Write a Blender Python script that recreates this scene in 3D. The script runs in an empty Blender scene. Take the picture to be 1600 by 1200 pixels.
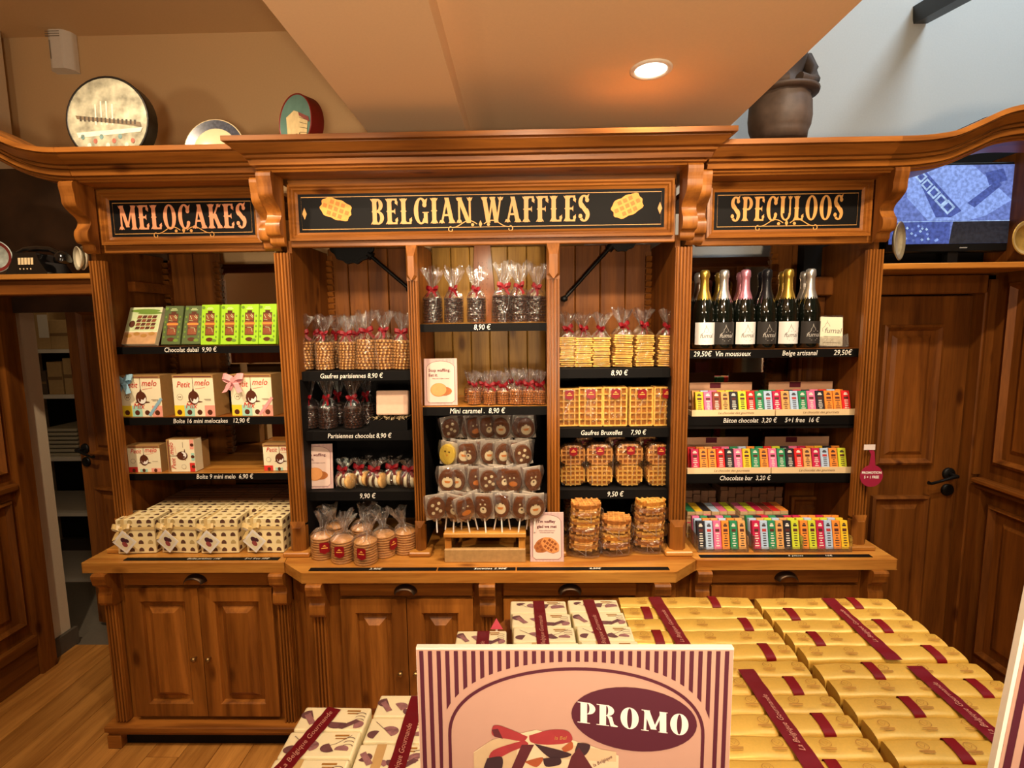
import bpy, math, random
from mathutils import Vector, Matrix
random.seed(7)
C = bpy.context.scene.collection
S = bpy.context.scene
PI = math.pi

# ------------------------------------------------------------------ camera, world, lights, exposure
F_PX, PITCH, YAW, ROLL, CAM = 800.0, 0.115137, -0.0200159, -0.0120034, Vector((0, 0, 1.62))
_f = Vector((math.sin(YAW)*math.cos(PITCH), math.cos(YAW)*math.cos(PITCH), -math.sin(PITCH)))
_x0 = Vector((math.cos(YAW), -math.sin(YAW), 0)); _u0 = _x0.cross(_f)
_x = math.cos(ROLL)*_x0 + math.sin(ROLL)*_u0; _u = _x.cross(_f)
cam_d = bpy.data.cameras.new('camera'); cam = bpy.data.objects.new('camera', cam_d); C.objects.link(cam)
cam_d.sensor_width = 36; cam_d.lens = 36*F_PX/1600; cam_d.clip_start = 0.02
m = Matrix.Identity(4)
for i in range(3):
    m[i][0], m[i][1], m[i][2], m[i][3] = _x[i], _u[i], -_f[i], CAM[i]
cam.matrix_world = m; S.camera = cam

def P(px, py, Y):
    """point of the vertical plane at depth Y seen at that place of the photograph"""
    d = _x*((px-800)/F_PX) - _u*((py-600)/F_PX) + _f
    return CAM + d*(Y/d.y)
def PZ(px, py, z):
    d = _x*((px-800)/F_PX) - _u*((py-600)/F_PX) + _f
    return CAM + d*((z-CAM.z)/d.z)

S.view_settings.view_transform = 'Standard'; S.view_settings.look = 'None'
S.view_settings.gamma = 1; S.view_settings.use_curve_mapping = False
S.view_settings.exposure = 0.74
W = bpy.data.worlds.new('world'); S.world = W; W.use_nodes = True
W.node_tree.nodes['Background'].inputs[0].default_value = (1.0, 0.72, 0.45, 1)
W.node_tree.nodes['Background'].inputs[1].default_value = 0.06

def lamp(name, kind, loc, target, power, color, size=0.1, angle=100, blend=0.6):
    d = bpy.data.lights.new(name, kind); o = bpy.data.objects.new(name, d); C.objects.link(o)
    o.location = loc; d.energy = power; d.color = color
    if kind == 'SPOT':
        d.spot_size = math.radians(angle); d.spot_blend = blend; d.shadow_soft_size = size
    elif kind == 'AREA':
        d.shape = 'DISK'; d.size = size
    else:
        d.shadow_soft_size = size
    o.rotation_euler = (Vector(target)-Vector(loc)).to_track_quat('-Z', 'Y').to_euler()
    return o
WARM = (1.0, 0.79, 0.55)
lamp('downlight_over_aisle', 'SPOT', (0.392, 1.627, 2.345), (0.36, 1.60, 0), 7, WARM, 0.012, 140, 0.4)
for x, y, z, tx, pw_ in ((-1.45, 0.95, 2.90, -1.30, 62), (-0.62, 0.95, 2.28, -0.55, 30), (0.05, 0.95, 2.34, 0.0, 30), (0.62, 0.95, 2.34, 0.6, 30), (1.20, 0.95, 2.90, 1.05, 58)):
    lamp('shelf_spot', 'SPOT', (x, y, z), (tx, 2.02, 1.25), pw_, WARM, 0.03, 84, 0.5)
for x, y in ((-1.1, -0.7), (0.9, -0.9)):
    lamp('shop_lamp', 'SPOT', (x, y, 2.28), (x*0.7, 1.2, 0.9), 24, WARM, 0.1, 110, 0.8)
lamp('table_spot', 'SPOT', (0.40, 0.30, 2.34), (0.40, 0.80, 1.0), 30, WARM, 0.06, 80, 0.8)
lamp('front_fill', 'POINT', (0.2, -0.95, 1.45), (0, 0, 0), 5, WARM, 0.15)  # unseen point light added to fill the fronts and the soffit
lamp('upward_fill', 'SPOT', (0.2, -0.8, 1.35), (0.25, 1.1, 2.37), 80, WARM, 0.1, 100, 0.9)  # unseen light added behind the camera to brighten the soffit
lamp('upward_fill', 'SPOT', (-1.3, -0.9, 1.5), (-1.5, 2.2, 2.9), 24, WARM, 0.1, 80, 0.9)  # unseen light added to lift the left ceiling and wall
lamp('skylight', 'AREA', (2.1, 1.2, 4.15), (2.0, 2.4, 2.4), 29, (0.70, 0.87, 1.0), 1.0)
lamp('bay_light', 'AREA', (-0.138, 1.93, 1.600), (-0.138, 2.12, 1.40), 0.22, WARM, 0.06)  # added under the shelf to brighten the back planks below
lamp('opposite_fill', 'SPOT', (-0.4, -1.1, 2.32), (-0.5, -2.8, 1.7), 95, WARM, 0.1, 130, 0.8)  # unseen light added so the opposite cabinet shows in the mirrors
lamp('bay_light', 'AREA', (-0.138, 1.925, 1.898), (-0.138, 2.12, 1.62), 0.8, WARM, 0.06)
lamp('back_room_lamp', 'POINT', (-2.3, 2.9, 2.45), (0, 0, 0), 1.6, (1.0, 0.85, 0.6), 0.1)

# ------------------------------------------------------------------ materials
def lin(c):
    if isinstance(c, str):
        c = [int(c[i:i+2], 16)/255 for i in (0, 2, 4)]
    return tuple(x/12.92 if x <= 0.04045 else ((x+0.055)/1.055)**2.4 for x in c)
_M = {}
def mat(name, col, rough=0.55, metal=0.0, spec=0.4, coat=0.0, emit=0.0, var=0.06, bump=0.0, bscale=60):
    if name in _M: return _M[name]
    M = bpy.data.materials.new(name); M.use_nodes = True; nt = M.node_tree; n = nt.nodes; b = n['Principled BSDF']
    c = lin(col); b.inputs['Roughness'].default_value = rough; b.inputs['Metallic'].default_value = metal
    b.inputs['Specular IOR Level'].default_value = spec; b.inputs['Coat Weight'].default_value = coat
    b.inputs['Base Color'].default_value = (*c, 1)
    if var or bump:
        tc = n.new('ShaderNodeTexCoord'); nz = n.new('ShaderNodeTexNoise'); nz.inputs['Scale'].default_value = bscale
        nz.inputs['Detail'].default_value = 3; nt.links.new(tc.outputs['Object'], nz.inputs['Vector'])
        if var:
            r = n.new('ShaderNodeValToRGB'); e = r.color_ramp.elements
            e[0].position, e[1].position = 0.3, 0.7
            e[0].color = (*[x*(1-var) for x in c], 1); e[1].color = (*[min(1, x*(1+var)) for x in c], 1)
            nt.links.new(nz.outputs['Fac'], r.inputs['Fac']); nt.links.new(r.outputs['Color'], b.inputs['Base Color'])
        if bump:
            bp = n.new('ShaderNodeBump'); bp.inputs['Strength'].default_value = bump; bp.inputs['Distance'].default_value = 0.004
            nt.links.new(nz.outputs['Fac'], bp.inputs['Height']); nt.links.new(bp.outputs['Normal'], b.inputs['Normal'])
    if emit:
        b.inputs['Emission Color'].default_value = (*c, 1); b.inputs['Emission Strength'].default_value = emit
    _M[name] = M; return M

def wood(name, axis, c_lo, c_hi, rough=0.36, knots=True, spec=0.4):
    """pine: stretched noise along the grain, thin dark lines, a few knots; every object gets its own offset"""
    key = name+'_'+axis
    if key in _M: return _M[key]
    M = bpy.data.materials.new(key); M.use_nodes = True; nt = M.node_tree; n = nt.nodes; b = n['Principled BSDF']; L = nt.links.new
    tc = n.new('ShaderNodeTexCoord'); oi = n.new('ShaderNodeObjectInfo')
    mu = n.new('ShaderNodeMath'); mu.operation = 'MULTIPLY'; mu.inputs[1].default_value = 37.0; L(oi.outputs['Random'], mu.inputs[0])
    add = n.new('ShaderNodeVectorMath'); add.operation = 'ADD'; L(tc.outputs['Object'], add.inputs[0]); L(mu.outputs[0], add.inputs[1])
    mp = n.new('ShaderNodeMapping'); sc = [1.0, 1.0, 1.0]; sc['xyz'.index(axis)] = 0.07; mp.inputs['Scale'].default_value = sc
    L(add.outputs[0], mp.inputs['Vector'])
    n1 = n.new('ShaderNodeTexNoise'); n1.inputs['Scale'].default_value = 17; n1.inputs['Detail'].default_value = 5; n1.inputs['Distortion'].default_value = 0.9
    n2 = n.new('ShaderNodeTexNoise'); n2.inputs['Scale'].default_value = 150; n2.inputs['Detail'].default_value = 2
    L(mp.outputs[0], n1.inputs['Vector']); L(mp.outputs[0], n2.inputs['Vector'])
    r = n.new('ShaderNodeValToRGB'); e = r.color_ramp.elements; e[0].position, e[1].position = 0.32, 0.68
    e[0].color = (*lin(c_lo), 1); e[1].color = (*lin(c_hi), 1); L(n1.outputs['Fac'], r.inputs['Fac'])
    r2 = n.new('ShaderNodeValToRGB'); e = r2.color_ramp.elements; e[0].position, e[1].position = 0.30, 0.52
    e[0].color = (0.62, 0.55, 0.48, 1); e[1].color = (1, 1, 1, 1); L(n2.outputs['Fac'], r2.inputs['Fac'])
    mx = n.new('ShaderNodeMixRGB'); mx.blend_type = 'MULTIPLY'; mx.inputs['Fac'].default_value = 0.45
    L(r.outputs['Color'], mx.inputs['Color1']); L(r2.outputs['Color'], mx.inputs['Color2'])
    out = mx.outputs['Color']
    if knots:
        mp2 = n.new('ShaderNodeMapping'); sc2 = [1.0, 1.0, 1.0]; sc2['xyz'.index(axis)] = 0.42; mp2.inputs['Scale'].default_value = sc2
        L(add.outputs[0], mp2.inputs['Vector'])
        v = n.new('ShaderNodeTexVoronoi'); v.inputs['Scale'].default_value = 8.5; L(mp2.outputs[0], v.inputs['Vector'])
        r3 = n.new('ShaderNodeValToRGB'); e = r3.color_ramp.elements; e[0].position, e[1].position = 0.07, 0.17
        e[0].color = (0.30, 0.2, 0.13, 1); e[1].color = (1, 1, 1, 1); L(v.outputs['Distance'], r3.inputs['Fac'])
        mk = n.new('ShaderNodeMixRGB'); mk.blend_type = 'MULTIPLY'; mk.inputs['Fac'].default_value = 0.85
        L(out, mk.inputs['Color1']); L(r3.outputs['Color'], mk.inputs['Color2']); out = mk.outputs['Color']
    hsv = n.new('ShaderNodeHueSaturation'); mr = n.new('ShaderNodeMapRange'); mr.inputs['To Min'].default_value = 0.86; mr.inputs['To Max'].default_value = 1.12
    L(oi.outputs['Random'], mr.inputs['Value']); L(mr.outputs[0], hsv.inputs['Value']); L(out, hsv.inputs['Color'])
    L(hsv.outputs['Color'], b.inputs['Base Color'])
    b.inputs['Roughness'].default_value = rough; b.inputs['Specular IOR Level'].default_value = spec
    bp = n.new('ShaderNodeBump'); bp.inputs['Strength'].default_value = 0.12; bp.inputs['Distance'].default_value = 0.002
    L(n1.outputs['Fac'], bp.inputs['Height']); L(bp.outputs['Normal'], b.inputs['Normal'])
    _M[key] = M; return M
def PINE(a): return wood('pine', a, '6a3b12', 'a46526')
def PALE(a): return wood('pale_pine', a, '9c5c20', 'cb8f40', 0.32)
def HONEY(a): return wood('honey_pine', a, '7a5820', 'aa8036', 0.45, spec=0.25)
def DARK(a): return wood('dark_pine', a, '5c320f', '88501c', 0.5, spec=0.2)
def OAK(a): return wood('oak_floor', a, '9c642a', 'ce9046', 0.33, knots=False)

def plastic(nm='clear_plastic', milk=0.09):
    if nm in _M: return _M[nm]
    M = bpy.data.materials.new(nm); M.use_nodes = True; nt = M.node_tree; n = nt.nodes; L = nt.links.new
    n.remove(n['Principled BSDF']); out = n['Material Output']
    t = n.new('ShaderNodeBsdfTransparent'); t.inputs[0].default_value = (0.97, 0.97, 0.97, 1)
    g = n.new('ShaderNodeBsdfGlossy'); g.inputs['Roughness'].default_value = 0.12
    d = n.new('ShaderNodeBsdfTranslucent'); d.inputs[0].default_value = (0.9, 0.9, 0.9, 1)
    lw = n.new('ShaderNodeLayerWeight'); lw.inputs['Blend'].default_value = 0.35
    mr = n.new('ShaderNodeMapRange'); mr.inputs['To Min'].default_value = 0.07; mr.inputs['To Max'].default_value = 0.72
    tc = n.new('ShaderNodeTexCoord'); nz = n.new('ShaderNodeTexNoise'); nz.inputs['Scale'].default_value = 55; nz.inputs['Detail'].default_value = 3
    bp = n.new('ShaderNodeBump'); bp.inputs['Strength'].default_value = 0.9; bp.inputs['Distance'].default_value = 0.008
    L(tc.outputs['Object'], nz.inputs['Vector']); L(nz.outputs['Fac'], bp.inputs['Height'])
    L(bp.outputs['Normal'], g.inputs['Normal']); L(bp.outputs['Normal'], lw.inputs['Normal'])
    L(lw.outputs['Facing'], mr.inputs['Value'])
    m1 = n.new('ShaderNodeMixShader'); m1.inputs[0].default_value = milk; L(t.outputs[0], m1.inputs[1]); L(d.outputs[0], m1.inputs[2])
    m2 = n.new('ShaderNodeMixShader'); L(mr.outputs[0], m2.inputs[0]); L(m1.outputs[0], m2.inputs[1]); L(g.outputs[0], m2.inputs[2])
    L(m2.outputs[0], out.inputs['Surface'])
    _M[nm] = M; return M

BLACK = mat('black_board', '0d0b0a', 0.6, var=0.0, spec=0.12)
CHALK = mat('white_chalk_ink', 'f4efe4', 0.8, var=0.0)
GOLDLET = mat('gold_lettering', 'c48e4c', 0.5, var=0.0)
PLASTER = mat('cream_plaster', 'e6d3b4', 0.85, bump=0.05, bscale=140, var=0.02)
WHITEP = mat('white_paint', 'e8e2d6', 0.8, var=0.02)
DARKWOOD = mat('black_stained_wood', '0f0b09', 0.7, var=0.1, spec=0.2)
COOLP = mat('cool_white_plaster', 'd8d8d4', 0.85, bump=0.05, bscale=140, var=0.02)
OCHRE = mat('ochre_plaster', 'dcb988', 0.85, bump=0.05, bscale=140, var=0.02)
IRON = mat('dark_iron', '1c1b1a', 0.45, metal=0.6)
BRONZE = mat('aged_bronze', '4a3a2c', 0.4, metal=0.8)
RED = mat('burgundy_satin', '72060f', 0.45, spec=0.2, var=0.04)
BRIB = mat('wide_burgundy_ribbon', '6a0818', 0.4, spec=0.3, var=0.04)
MAROON = mat('maroon_print', '5c1526', 0.7, var=0.0)
PINK = mat('pale_pink_card', 'dfc2b4', 0.75, var=0.01)
CREAM = mat('cream_card', 'f3e8c4', 0.55, var=0.01)
WHITE = mat('white_card', 'f5f1e8', 0.6, var=0.0)
CHOC = mat('dark_chocolate', '42210f', 0.4, var=0.15, bump=0.2)
WAFER = mat('golden_waffle', 'd8a34c', 0.65, var=0.25, bump=0.4, bscale=90)
CARAMEL = mat('caramel_wafer', 'b86f32', 0.6, var=0.22, bump=0.4, bscale=90)
BISCUIT = mat('pale_biscuit', 'd9a763', 0.65, var=0.18, bump=0.3, bscale=120)
LIEGE = mat('baked_waffle', 'cc8f48', 0.5, var=0.35, bump=0.5, bscale=60)
FOIL = mat('gold_foil_paper', 'd8ae4a', 0.38, metal=0.25, spec=0.6, var=0.04, bump=0.02, bscale=300)
CUBEP = mat('cream_cube_paper', 'f0dda8', 0.55, var=0.01)

# ------------------------------------------------------------------ mesh building
WL = {}
class MB:
    def __init__(s): s.v, s.f, s.m, s.s, s.M = [], [], [], [], None
    def add(s, vs, fs, mi=0, sm=False):
        o = len(s.v)
        s.v += [tuple(s.M @ Vector(p)) if s.M else tuple(p) for p in vs]
        for f in fs: s.f.append([o+i for i in f]); s.m.append(mi); s.s.append(sm)
        return s
    def box(s, x0, x1, y0, y1, z0, z1, mi=0):
        return s.add([(x0,y0,z0),(x1,y0,z0),(x1,y1,z0),(x0,y1,z0),(x0,y0,z1),(x1,y0,z1),(x1,y1,z1),(x0,y1,z1)],
                     [(0,3,2,1),(4,5,6,7),(0,1,5,4),(1,2,6,5),(2,3,7,6),(3,0,4,7)], mi)
    def prism(s, poly, axis, a, b, mi=0, sm=False):
        """poly of two coordinates (the two axes left, in xyz order), extruded along axis from a to b"""
        n = len(poly)
        def p(q, t): return {'x': (t, q[0], q[1]), 'y': (q[0], t, q[1]), 'z': (q[0], q[1], t)}[axis]
        vs = [p(q, a) for q in poly]+[p(q, b) for q in poly]
        s.add(vs, [(i, (i+1) % n, (i+1) % n+n, i+n) for i in range(n)], mi, sm)
        return s.add(vs, [tuple(range(n))[::-1], tuple(range(n, 2*n))], mi)
    def lathe(s, prof, n=24, c=(0,0,0), mi=0, sm=True, wob=None):
        vs = []
        for (r, z) in prof:
            for k in range(n):
                a = 2*PI*k/n; q = r*(wob(a, z) if wob else 1)
                vs.append((c[0]+q*math.cos(a), c[1]+q*math.sin(a), c[2]+z))
        fs = [(i*n+k, i*n+(k+1) % n, (i+1)*n+(k+1) % n, (i+1)*n+k) for i in range(len(prof)-1) for k in range(n)]
        return s.add(vs, fs, mi, sm)
    def tube(s, pts, r, n=8, mi=0, cap=True):
        pts = [Vector(p) for p in pts]; vs = []; up = Vector((0.13, 0.31, 1)).normalized()
        for i, p in enumerate(pts):
            t = (pts[min(i+1, len(pts)-1)]-pts[max(i-1, 0)]).normalized(); a = t.cross(up).normalized(); b = t.cross(a)
            rr = r[i] if isinstance(r, (list, tuple)) else r
            vs += [p+(a*math.cos(2*PI*k/n)+b*math.sin(2*PI*k/n))*rr for k in range(n)]
        fs = [(i*n+k, i*n+(k+1) % n, (i+1)*n+(k+1) % n, (i+1)*n+k) for i in range(len(pts)-1) for k in range(n)]
        s.add(vs, fs, mi, True)
        if cap: s.add(vs[:n], [tuple(range(n))], mi); s.add(vs[-n:], [tuple(range(n))[::-1]], mi)
        return s
    def strip(s, pts, wv, mi=0, sm=True):
        """ribbon along pts; wv is half its width as a vector"""
        wv = Vector(wv); vs = []
        for p in pts: p = Vector(p); vs += [p-wv, p+wv]
        return s.add(vs, [(2*i, 2*i+1, 2*i+3, 2*i+2) for i in range(len(pts)-1)], mi, sm)
    def flat(s, poly, y, mi=0):
        """polygon of (x, z) facing -Y at depth y"""
        return s.add([(a, y, b) for a, b in poly], [tuple(range(len(poly)))], mi)
    def flatstroke(s, pts, w, y, mi=0, closed=False):
        """flat line of width w in the plane facing -Y"""
        n = len(pts); L = []; 
        for i, p in enumerate(pts):
            a = pts[(i-1) % n] if (closed or i) else pts[0]; b = pts[(i+1) % n] if (closed or i < n-1) else pts[-1]
            dx, dz = b[0]-a[0], b[1]-a[1]; l = math.hypot(dx, dz) or 1; nx, nz = -dz/l*w/2, dx/l*w/2
            L += [(p[0]+nx, y, p[1]+nz), (p[0]-nx, y, p[1]-nz)]
        k = n if closed else n-1
        return s.add(L, [(2*i, 2*i+1, (2*i+3) % (2*n), (2*i+2) % (2*n)) for i in range(k)], mi)
    def rings(s, x0, x1, z0, z1, prof, fill=True, mi=0, y=0.0):
        """nested rectangles facing -Y; prof is a list of (inset, depth into +Y)"""
        R = [[(x0+i, y+d, z0+i), (x1-i, y+d, z0+i), (x1-i, y+d, z1-i), (x0+i, y+d, z1-i)] for i, d in prof]
        for A, B in zip(R, R[1:]):
            s.add(A+B, [(k, (k+1) % 4, (k+1) % 4+4, k+4) for k in range(4)], mi)
        if fill: s.add(R[-1], [(0, 1, 2, 3)], mi)
        return s
    def sweep(s, path, prof, mi=0):
        """path in XY (open polyline), prof (offset to the path's right-hand side, z); mitred corners"""
        n = len(path); vs = []
        for i, p in enumerate(path):
            p = Vector(p); d0 = (p-Vector(path[i-1])).normalized() if i else None
            d1 = (Vector(path[i+1])-p).normalized() if i < n-1 else None
            d0 = d0 or d1; d1 = d1 or d0
            n0, n1 = Vector((d0.y, -d0.x)), Vector((d1.y, -d1.x)); b = (n0+n1)
            b = b/b.length_squared*2
            vs += [(p.x+b.x*o, p.y+b.y*o, z) for o, z in prof]
        k = len(prof)
        s.add(vs, [(i*k+j, (i+1)*k+j, (i+1)*k+j+1, i*k+j+1) for i in range(n-1) for j in range(k-1)], mi)
        s.add(vs[:k], [tuple(range(k))], mi); s.add(vs[-k:], [tuple(range(k))[::-1]], mi)
        return s
    def mesh(s, name, mats):
        me = bpy.data.meshes.new(name); me.from_pydata(s.v, [], s.f)
        for M in (mats if isinstance(mats, (list, tuple)) else [mats]): me.materials.append(M)
        me.polygons.foreach_set('material_index', s.m); me.polygons.foreach_set('use_smooth', s.s); me.update(); return me
    def build(s, name, mats, parent=None, world=True, bevel=0.0, label=None, seg=1):
        return link(name, s.mesh(name, mats), parent, world, bevel, label, seg)
def link(name, me, parent=None, world=True, bevel=0.0, label=None, seg=1):
    o = bpy.data.objects.new(name, me); C.objects.link(o)
    if parent:
        o.parent = parent
        if world: o.location = -WL.get(parent, Vector())
        WL[o] = Vector() if world else WL.get(parent, Vector())
    else: WL[o] = Vector()
    if bevel:
        b = o.modifiers.new('bevel', 'BEVEL'); b.width = bevel; b.segments = seg; b.limit_method = 'ANGLE'; b.angle_limit = 0.7
    if label: o['label'] = label
    return o
def tag(o, label=None, cat=None, group=None, kind=None):
    for k, v in (('label', label), ('category', cat), ('group', group), ('kind', kind)):
        if v: o[k] = v
    return o
def thing(name, label, cat, loc=(0,0,0), rz=0.0, group=None):
    o = bpy.data.objects.new(name, None); C.objects.link(o); o.empty_display_size = 0.05
    o.location = loc; o.rotation_euler = (0, 0, rz); WL[o] = Vector(loc); return tag(o, label, cat, group)
def struct(o, label=None): 
    o['kind'] = 'structure'
    if label: o['label'] = label
    return o
def dup(root, loc, rz=0.0, label=None, group=None, scale=None, rx=0.0, ry=0.0):
    r = root.copy(); C.objects.link(r); r.location = loc; r.rotation_euler = (rx, ry, rz)
    if scale: r.scale = scale if isinstance(scale, (tuple, list)) else (scale,)*3
    if label: r['label'] = label
    if group: r['group'] = group
    for ch in root.children:
        c = ch.copy(); C.objects.link(c); c.parent = r
        for g in ch.children:
            d = g.copy(); C.objects.link(d); d.parent = c
    return r
class Proto:
    """the first placing moves the thing itself, later ones copy it with its parts"""
    def __init__(s, root): s.r, s.used = root, False
    def put(s, loc, rz=0.0, label=None, group=None, scale=None, rx=0.0, ry=0.0):
        if s.used: return dup(s.r, loc, rz, label, group, scale, rx, ry)
        s.used = True; r = s.r; r.location = loc; r.rotation_euler = (rx, ry, rz)
        r.scale = (scale if isinstance(scale, (tuple, list)) else (scale,)*3) if scale else (1, 1, 1)
        return tag(r, label, None, group)

_T = {}
def text_mesh(body, size, M, shear=0.0, spacing=1.0, thin=0.0, sx=1.0, align='CENTER'):
    key = (body, round(size, 5), M.name, shear, spacing, thin, sx, align)
    if key in _T: return _T[key]
    c = bpy.data.curves.new('lettering', 'FONT'); c.body = body; c.size = size; c.shear = shear; c.space_character = spacing
    c.offset = thin; c.align_x = align; c.resolution_u = 2
    o = bpy.data.objects.new('lettering', c); C.objects.link(o); bpy.context.view_layer.update()
    me = bpy.data.meshes.new_from_object(o.evaluated_get(bpy.context.evaluated_depsgraph_get()))
    bpy.data.objects.remove(o); bpy.data.curves.remove(c)
    for v in me.vertices: v.co.x *= sx
    me.materials.clear(); me.materials.append(M); me.name = 'lettering'; _T[key] = me
    return me
def text(body, size, M, loc, parent, rot=(PI/2, 0, 0), name='lettering', local=False, **k):
    """flat lettering facing -Y at loc"""
    o = bpy.data.objects.new(name, text_mesh(body, size, M, **k)); C.objects.link(o)
    o.rotation_euler = rot; o.location = Vector(loc)
    if parent:
        o.parent = parent
        if not local: o.location = Vector(loc)-WL.get(parent, Vector())
    return o
def spline(pts, n=6):
    out = []; P_ = [Vector(p) for p in pts]
    for i in range(len(P_)-1):
        a, b, c, d = P_[max(i-1, 0)], P_[i], P_[i+1], P_[min(i+2, len(P_)-1)]
        for k in range(n):
            t = k/n
            out.append(0.5*((2*b)+(c-a)*t+(2*a-5*b+4*c-d)*t*t+(3*b-a-3*c+d)*t**3))
    return [tuple(q) for q in out+[P_[-1]]]

# ---- ornate letters from thick stems, thin bars, rings and balls (cell height 1)
def ell(cx, cy, rx, ry, a0, a1, th, tv, n=18):
    """ring segment, th thick at its sides and tv at top and bottom"""
    A = [math.radians(a0+(a1-a0)*k/n) for k in range(n+1)]
    o = [(cx+rx*math.cos(a), cy+ry*math.sin(a)) for a in A]; i = [(cx+(rx-th)*math.cos(a), cy+(ry-tv)*math.sin(a)) for a in A]
    return [[o[k], o[k+1], i[k+1], i[k]] for k in range(n)]
def ball(x, y, r, n=12): return [[(x+r*math.cos(2*PI*k/n), y+r*math.sin(2*PI*k/n)) for k in range(n)]]
def quad(a, b, w0, w1=None):
    w1 = w0 if w1 is None else w1
    return [[(a[0]-w0/2, a[1]), (a[0]+w0/2, a[1]), (b[0]+w1/2, b[1]), (b[0]-w1/2, b[1])]]
def serif(x, y, w, orn, up):
    d = -1 if up else 1
    if orn: return [[(x-w, y), (x, y+d*0.05), (x+w, y), (x+w*0.55, y+d*0.13), (x-w*0.55, y+d*0.13)]]
    return [[(x-w, y), (x+w, y), (x+w, y+d*0.035), (x-w, y+d*0.035)]]
def stem(x, w, orn):
    p = [[(x-w/2, 0), (x+w/2, 0), (x+w/2, 1), (x-w/2, 1)]]
    p += serif(x, 0, w*0.95, orn, False)+serif(x, 1, w*0.95, orn, True)
    if orn: p += [[(x-w/2-0.05, 0.5), (x, 0.40), (x+w/2+0.05, 0.5), (x, 0.60)]]
    return p
def glyph(c, o):
    w, t = (0.2, 0.07) if o else (0.24, 0.035)
    b = (lambda x, y, r=0.075: ball(x, y, r)) if o else (lambda x, y, r=0: [])
    def arm(x0, x1, y, d):
        q = [[(x0, y-t/2), (x1, y-t/2), (x1, y+t/2), (x0, y+t/2)]]
        q += [[(x1-0.12, y), (x1, y), (x1+0.03, y+d*0.24), (x1-0.02, y+d*0.2)]]
        return q+(b(x1-0.03, y+d*0.12, 0.07))
    if c == 'I': return 0.34, stem(0.17, w, o)
    if c == 'L': return 0.58, stem(0.17, w, o)+arm(0.2, 0.53, t/2, 1)
    if c == 'E': return 0.60, stem(0.17, w, o)+arm(0.2, 0.53, t/2, 1)+arm(0.2, 0.53, 1-t/2, -1)+[[(0.2, 0.46), (0.38, 0.46), (0.44, 0.38), (0.44, 0.62), (0.38, 0.54), (0.2, 0.54)]]
    if c == 'F': return 0.58, stem(0.17, w, o)+arm(0.2, 0.53, 1-t/2, -1)+[[(0.2, 0.46), (0.38, 0.46), (0.44, 0.38), (0.44, 0.62), (0.38, 0.54), (0.2, 0.54)]]
    if c == 'B': return 0.64, stem(0.17, w, o)+ell(0.3, 0.26, 0.3, 0.27, -95, 95, w*0.9, t)+ell(0.3, 0.75, 0.26, 0.25, -95, 95, w*0.9, t)
    if c == 'P': return 0.62, stem(0.17, w, o)+ell(0.3, 0.72, 0.29, 0.28, -95, 95, w*0.9, t)
    if c == 'R': return 0.72, stem(0.17, w, o)+ell(0.3, 0.74, 0.28, 0.26, -95, 95, w*0.9, t)+[[(0.32, 0.5), (0.5, 0.46), (0.58, 0.12), (0.72, 0.04), (0.70, 0.0), (0.46, 0.0), (0.40, 0.3)]]
    if c == 'O': return 0.72, ell(0.35, 0.5, 0.33, 0.52, 0, 360, w, t, 28)+([[(0.0, 0.5), (0.12, 0.42), (0.12, 0.58)], [(0.7, 0.5), (0.58, 0.42), (0.58, 0.58)]] if o else [])
    if c in 'CG':
        p = ell(0.35, 0.5, 0.33, 0.52, 40, 320, w, t, 24)+b(0.52, 0.74, 0.1)+[[(0.58, 0.66), (0.66, 1.0), (0.5, 0.9)]]
        if c == 'C': return 0.68, p+b(0.53, 0.24, 0.09)
        return 0.74, p+[[(0.48, 0.05), (0.66, 0.0), (0.66, 0.42), (0.48, 0.42)]]+serif(0.57, 0.46, 0.15, False, True)
    if c == 'S':
        p = ell(0.28, 0.735, 0.26, 0.285, 40, 235, w*0.9, t)+ell(0.28, 0.265, 0.26, 0.285, -140, 55, w*0.9, t)
        return 0.58, p+[[(0.06, 0.62), (0.2, 0.74), (0.5, 0.38), (0.36, 0.26)]]+b(0.42, 0.82, 0.09)+b(0.11, 0.2, 0.09)+[[(0.44, 0.8), (0.52, 1.06), (0.36, 0.96)]]
    if c == 'A': return 0.76, quad((0.12, 0), (0.38, 1), 0.09)+quad((0.6, 0), (0.36, 1), w)+[[(0.2, 0.28), (0.55, 0.28), (0.55, 0.36), (0.2, 0.36)]]+serif(0.12, 0, 0.14, o, False)+serif(0.6, 0, 0.17, o, False)
    if c == 'N': return 0.76, quad((0.12, 0), (0.12, 1), 0.09)+quad((0.62, 0), (0.62, 1), 0.09)+quad((0.56, 0), (0.12, 1), w)+serif(0.12, 0, 0.14, o, False)+serif(0.62, 1, 0.14, o, True)+serif(0.12, 1, 0.15, o, True)
    if c == 'M':
        return 0.94, quad((0.12, 0), (0.14, 1), 0.09)+quad((0.78, 0), (0.76, 1), w)+quad((0.44, 0.1), (0.16, 1), w*0.9)+quad((0.44, 0.1), (0.74, 1), 0.08)+serif(0.12, 0, 0.14, o, False)+serif(0.78, 0, 0.17, o, False)+serif(0.14, 1, 0.15, o, True)+serif(0.78, 1, 0.15, o, True)
    if c == 'W': return 1.02, quad((0.3, 0), (0.12, 1), w)+quad((0.32, 0), (0.5, 1), 0.08)+quad((0.68, 0), (0.5, 1), w)+quad((0.7, 0), (0.88, 1), 0.08)+serif(0.12, 1, 0.16, o, True)+serif(0.5, 1, 0.15, o, True)+serif(0.88, 1, 0.14, o, True)
    if c == 'K': return 0.72, stem(0.17, w, o)+quad((0.25, 0.4), (0.56, 1), 0.09)+quad((0.6, 0), (0.34, 0.6), w)+serif(0.58, 1, 0.13, o, True)+serif(0.6, 0, 0.15, o, False)
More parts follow.
